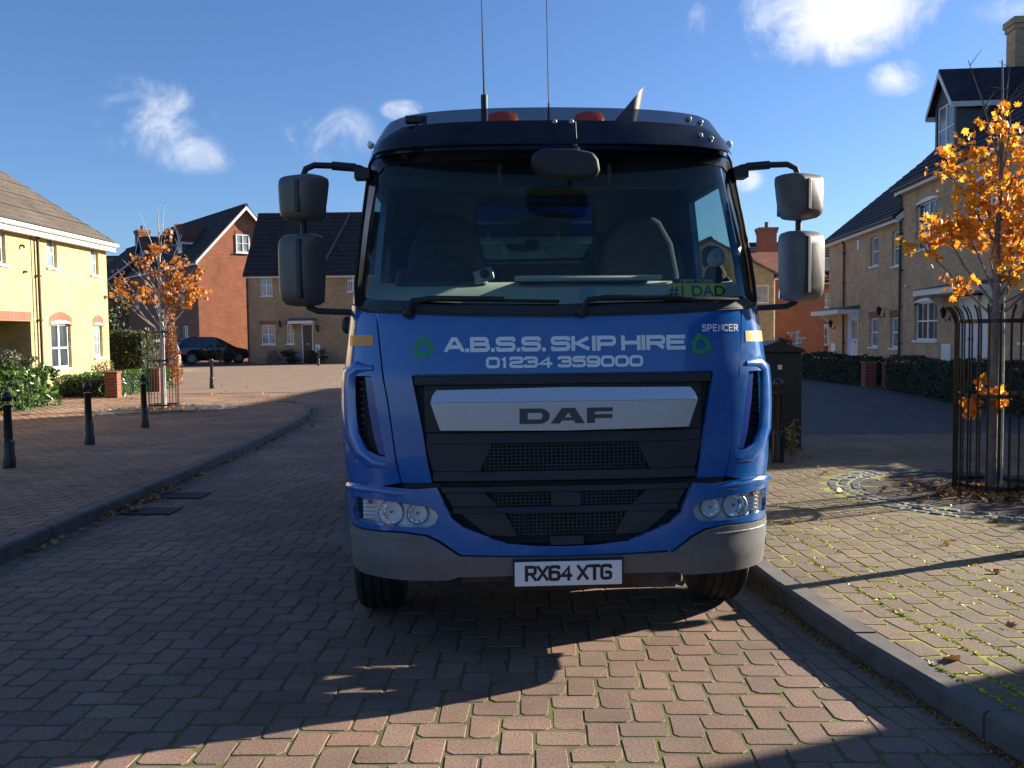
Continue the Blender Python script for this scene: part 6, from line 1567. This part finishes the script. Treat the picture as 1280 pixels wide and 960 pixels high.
for s in (-1, 1):
    mb = MB(); mb.box(s*.36, s*.44, .2, 6.6, .62, .86); mb.build('chassis_rail', 'chassis', TK)
    mb = MB(); mb.box(s*.84, s*1.16, 1.56, 1.58, .22, .80); mb.build('mud_flap', 'rubber', TK)
    mb = MB(); mb.box(s*.55, s*1.10, 2.3, 3.6, .42, .88); mb.build('side_tank', 'chassis' if s < 0 else 'galv', TK, bevel=.04)
    mb = MB(); n = 10; V = []
    for k in range(n + 1):
        a = PI*(.05 + .9*k/n)
        for (rr_, xx) in ((.49, .56), (.49, 1.18), (.515, 1.18), (.515, .56)): V.append((s*xx, 5.2 - rr_*math.cos(a), .43 + rr_*math.sin(a)))
    mb.add(V, [(i*4 + k, (i+1)*4 + k, (i+1)*4 + (k+1) % 4, i*4 + (k+1) % 4) for i in range(n) for k in range(4)]); mb.build('mudguard', 'black_plastic', TK, smooth=40)
    # lifting arm of the skip loader
    mb = MB(); mb.prism([(5.0, 1.05), (5.25, 1.05), (4.6, 2.35), (3.05, 2.55), (2.95, 2.40), (4.45, 2.2)], s*1.06, s*1.18, 'x'); mb.build('lifting_arm', 'truck_blue_dark', TK, bevel=.01)
    mb = MB(); mb.tube([(s*1.12, 3.3, 1.15), (s*1.12, 4.5, 2.1)], .045, 10); mb.build('hydraulic_ram', 'galv', TK)
    mb = MB(); mb.tube([(s*1.12, 3.05, 2.45), (s*1.0, 3.1, 2.05), (s*.95, 3.2, 1.75)], .014, 6); mb.build('chain', 'galv', TK)
mb = MB(); mb.box(-1.16, 1.16, 2.25, 6.7, .92, 1.02); mb.box(-1.16, 1.16, 2.12, 2.24, .92, 1.75); mb.build('deck', 'truck_blue_dark', TK, bevel=.01)
mb = MB()
for x in (-.55, -.2, .2, .55): mb.box(x - .015, x + .015, 2.14, 2.17, 1.76, 2.28)
mb.box(-.9, .9, 2.13, 2.18, 2.281, 2.33); mb.box(-.86, .86, 2.10, 2.12, 2.42, 2.44); mb.box(-.9, -.86, 2.13, 2.18, 1.76, 2.28); mb.box(.86, .9, 2.13, 2.18, 1.76, 2.28); HBd = mb.build('headboard', 'galv', TK)
mb = MB(); mb.box(-.95, .95, 2.185, 2.21, 1.76, 2.74); mb.build('headboard_sheet', 'truck_blue_dark', HBd)
mb = MB(); mb.tube([(-.05, 2.10, 2.28), (.35, 2.10, 2.26)], .03, 8); mb.box(.12, .42, 2.02, 2.12, 2.12, 2.24); mb.box(-.1, .28, 2.08, 2.12, 2.34, 2.50); mb.build('hydraulic_valve', 'rust_steel', TK, bevel=.01)

# things riding in the lorry: each is its own object
def ride(o, label, cat):
    o.matrix_basis = TK_M @ o.matrix_basis; tag(o, label, cat); return o
TK_M = Matrix.Translation((.262, 4.27, 0)) @ Matrix.Rotation(R(2.8), 4, 'Z')
# the skip on the deck
sk = empty('skip', (0, 4.35, 1.03)); b = MB()
pr = [(-1.45, .55), (-1.05, 0), (.95, 0), (1.5, .62), (1.5, 1.12), (-1.45, 1.12)]
b.prism(pr, -.86, .86, 'x'); b.build('body', 'skip_yellow', sk, bevel=.01)
b = MB(); b.box(-.90, -.861, -1.48, 1.53, 1.06, 1.15); b.box(.861, .90, -1.48, 1.53, 1.06, 1.15); b.box(-.86, .86, -1.48, -1.451, 1.06, 1.15); b.box(-.86, .86, 1.501, 1.53, 1.06, 1.15)
for s in (-1, 1):
    for y in (-.9, 0, .9): b.box(s*.861, s*.90, y - .03, y + .03, .1, 1.05)
b.build('rim', 'skip_yellow', sk)
b = MB(); rnd = random.Random(3)
for k in range(26): x, y, z, r_ = rnd.uniform(-.65, .65), rnd.uniform(-1.2, 1.2), rnd.uniform(1.08, 1.3), rnd.uniform(.1, .3); b.box(x - r_, x + r_, y - r_*.7, y + r_*.7, z - .1, z + rnd.uniform(0, .12))
b.build('rubble', 'rust_steel', sk, bevel=.02); ride(sk, 'waste skip carried on the lorry deck behind the blue cab', 'skip')
# plush doll behind the right of the windscreen
dl = empty('plush_doll', (.905, .60, 1.885)); b = MB(); b.ball((0, 0, .055), (.062, .05, .07)); b.ball((-.055, -.01, .03), (.03, .03, .022)); b.ball((.055, -.01, .03), (.03, .03, .022)); b.build('body', 'plush_dark', dl, smooth=60)
b = MB(); b.ball((.0, -.01, .155), (.052, .05, .055), 14, 10); b.build('head', 'plush_grey', dl, smooth=60)
b = MB(); b.ball((-.015, .018, .178), (.060, .05, .052), 14, 10); b.ball((-.05, .02, .145), (.022, .03, .04)); b.build('hood', 'plush_dark', dl, smooth=60)
b = MB(); b.ball((-.018, -.056, .162), .006, 8, 6); b.ball((.022, -.056, .162), .006, 8, 6); b.build('eyes', 'ink', dl, smooth=60); ride(dl, 'grey and dark plush doll sitting on the dashboard at the right of the windscreen', 'soft toy')
# novelty plate
pl = empty('novelty_plate', (.728, .315, 1.845), R(-3)); pl.rotation_euler = (R(-10), 0, R(10)); b = MB(); b.box(-.155, .155, -.003, .003, -.042, .042); b.build('board', 'plate_yellowgreen', pl, bevel=.002)
b = MB(); b.box(-.135, .14, -.0025, .0025, .0425, .065); b.build('blue_band', 'dark_blue_ink', pl)
def font_text(txt, size, x, z, sx, m, par, name, y=-.0036, off=.0):
    c = bpy.data.curves.new('t', 'FONT'); c.body = txt; c.size = size; c.align_x = 'CENTER'; c.offset = off
    o = bpy.data.objects.new('t', c); COL.objects.link(o); dg = bpy.context.evaluated_depsgraph_get(); me = bpy.data.meshes.new_from_object(o.evaluated_get(dg)); bpy.data.objects.remove(o)
    for v in me.vertices: v.co = Vector((x + v.co.x * sx, y, z + v.co.y))
    me.name = name; me.materials.clear(); me.materials.append(M(m)); q = bpy.data.objects.new(name, me); COL.objects.link(q); q.parent = par; return q
font_text('#1 DAD', .078, 0, -.026, 1.15, 'dark_blue_ink', pl, 'plate_text', -.0036, .0012); font_text('NEW YORK', .024, 0, .046, 1.5, 'plate_yellowgreen', pl, 'state_text', -.0030, .0003)
ride(pl, 'yellow green novelty plate reading #1 DAD behind the windscreen', 'plate')
nt_ = empty('paper_note', (.145, .27, 1.836)); b = MB(); b.box(-.042, .042, -.001, .001, -.028, .028); b.build('paper', 'paper_blue', nt_); ride(nt_, 'pale blue paper note standing near the middle of the windscreen', 'note')
dc = empty('dash_camera', (-.385, .43, 1.945)); dc.rotation_euler = (0, R(-14), R(-20)); b = MB(); b.box(-.055, .055, -.012, .012, -.036, .036); b.build('casing', 'galv', dc, bevel=.01)
b = MB(); b.lathe([(.026, -.0125), (.026, -.022), (.018, -.024)], (.012, 0, .004), 14, 'y'); b.build('suction_mount', 'ink', dc, smooth=40)
b = MB(); b.tube([(.012, -.02, 0), (.012, -.05, .01)], .01, 6); b.build('stalk', 'ink', dc); ride(dc, 'small silver and black satnav on a suction mount low in the windscreen', 'satnav')
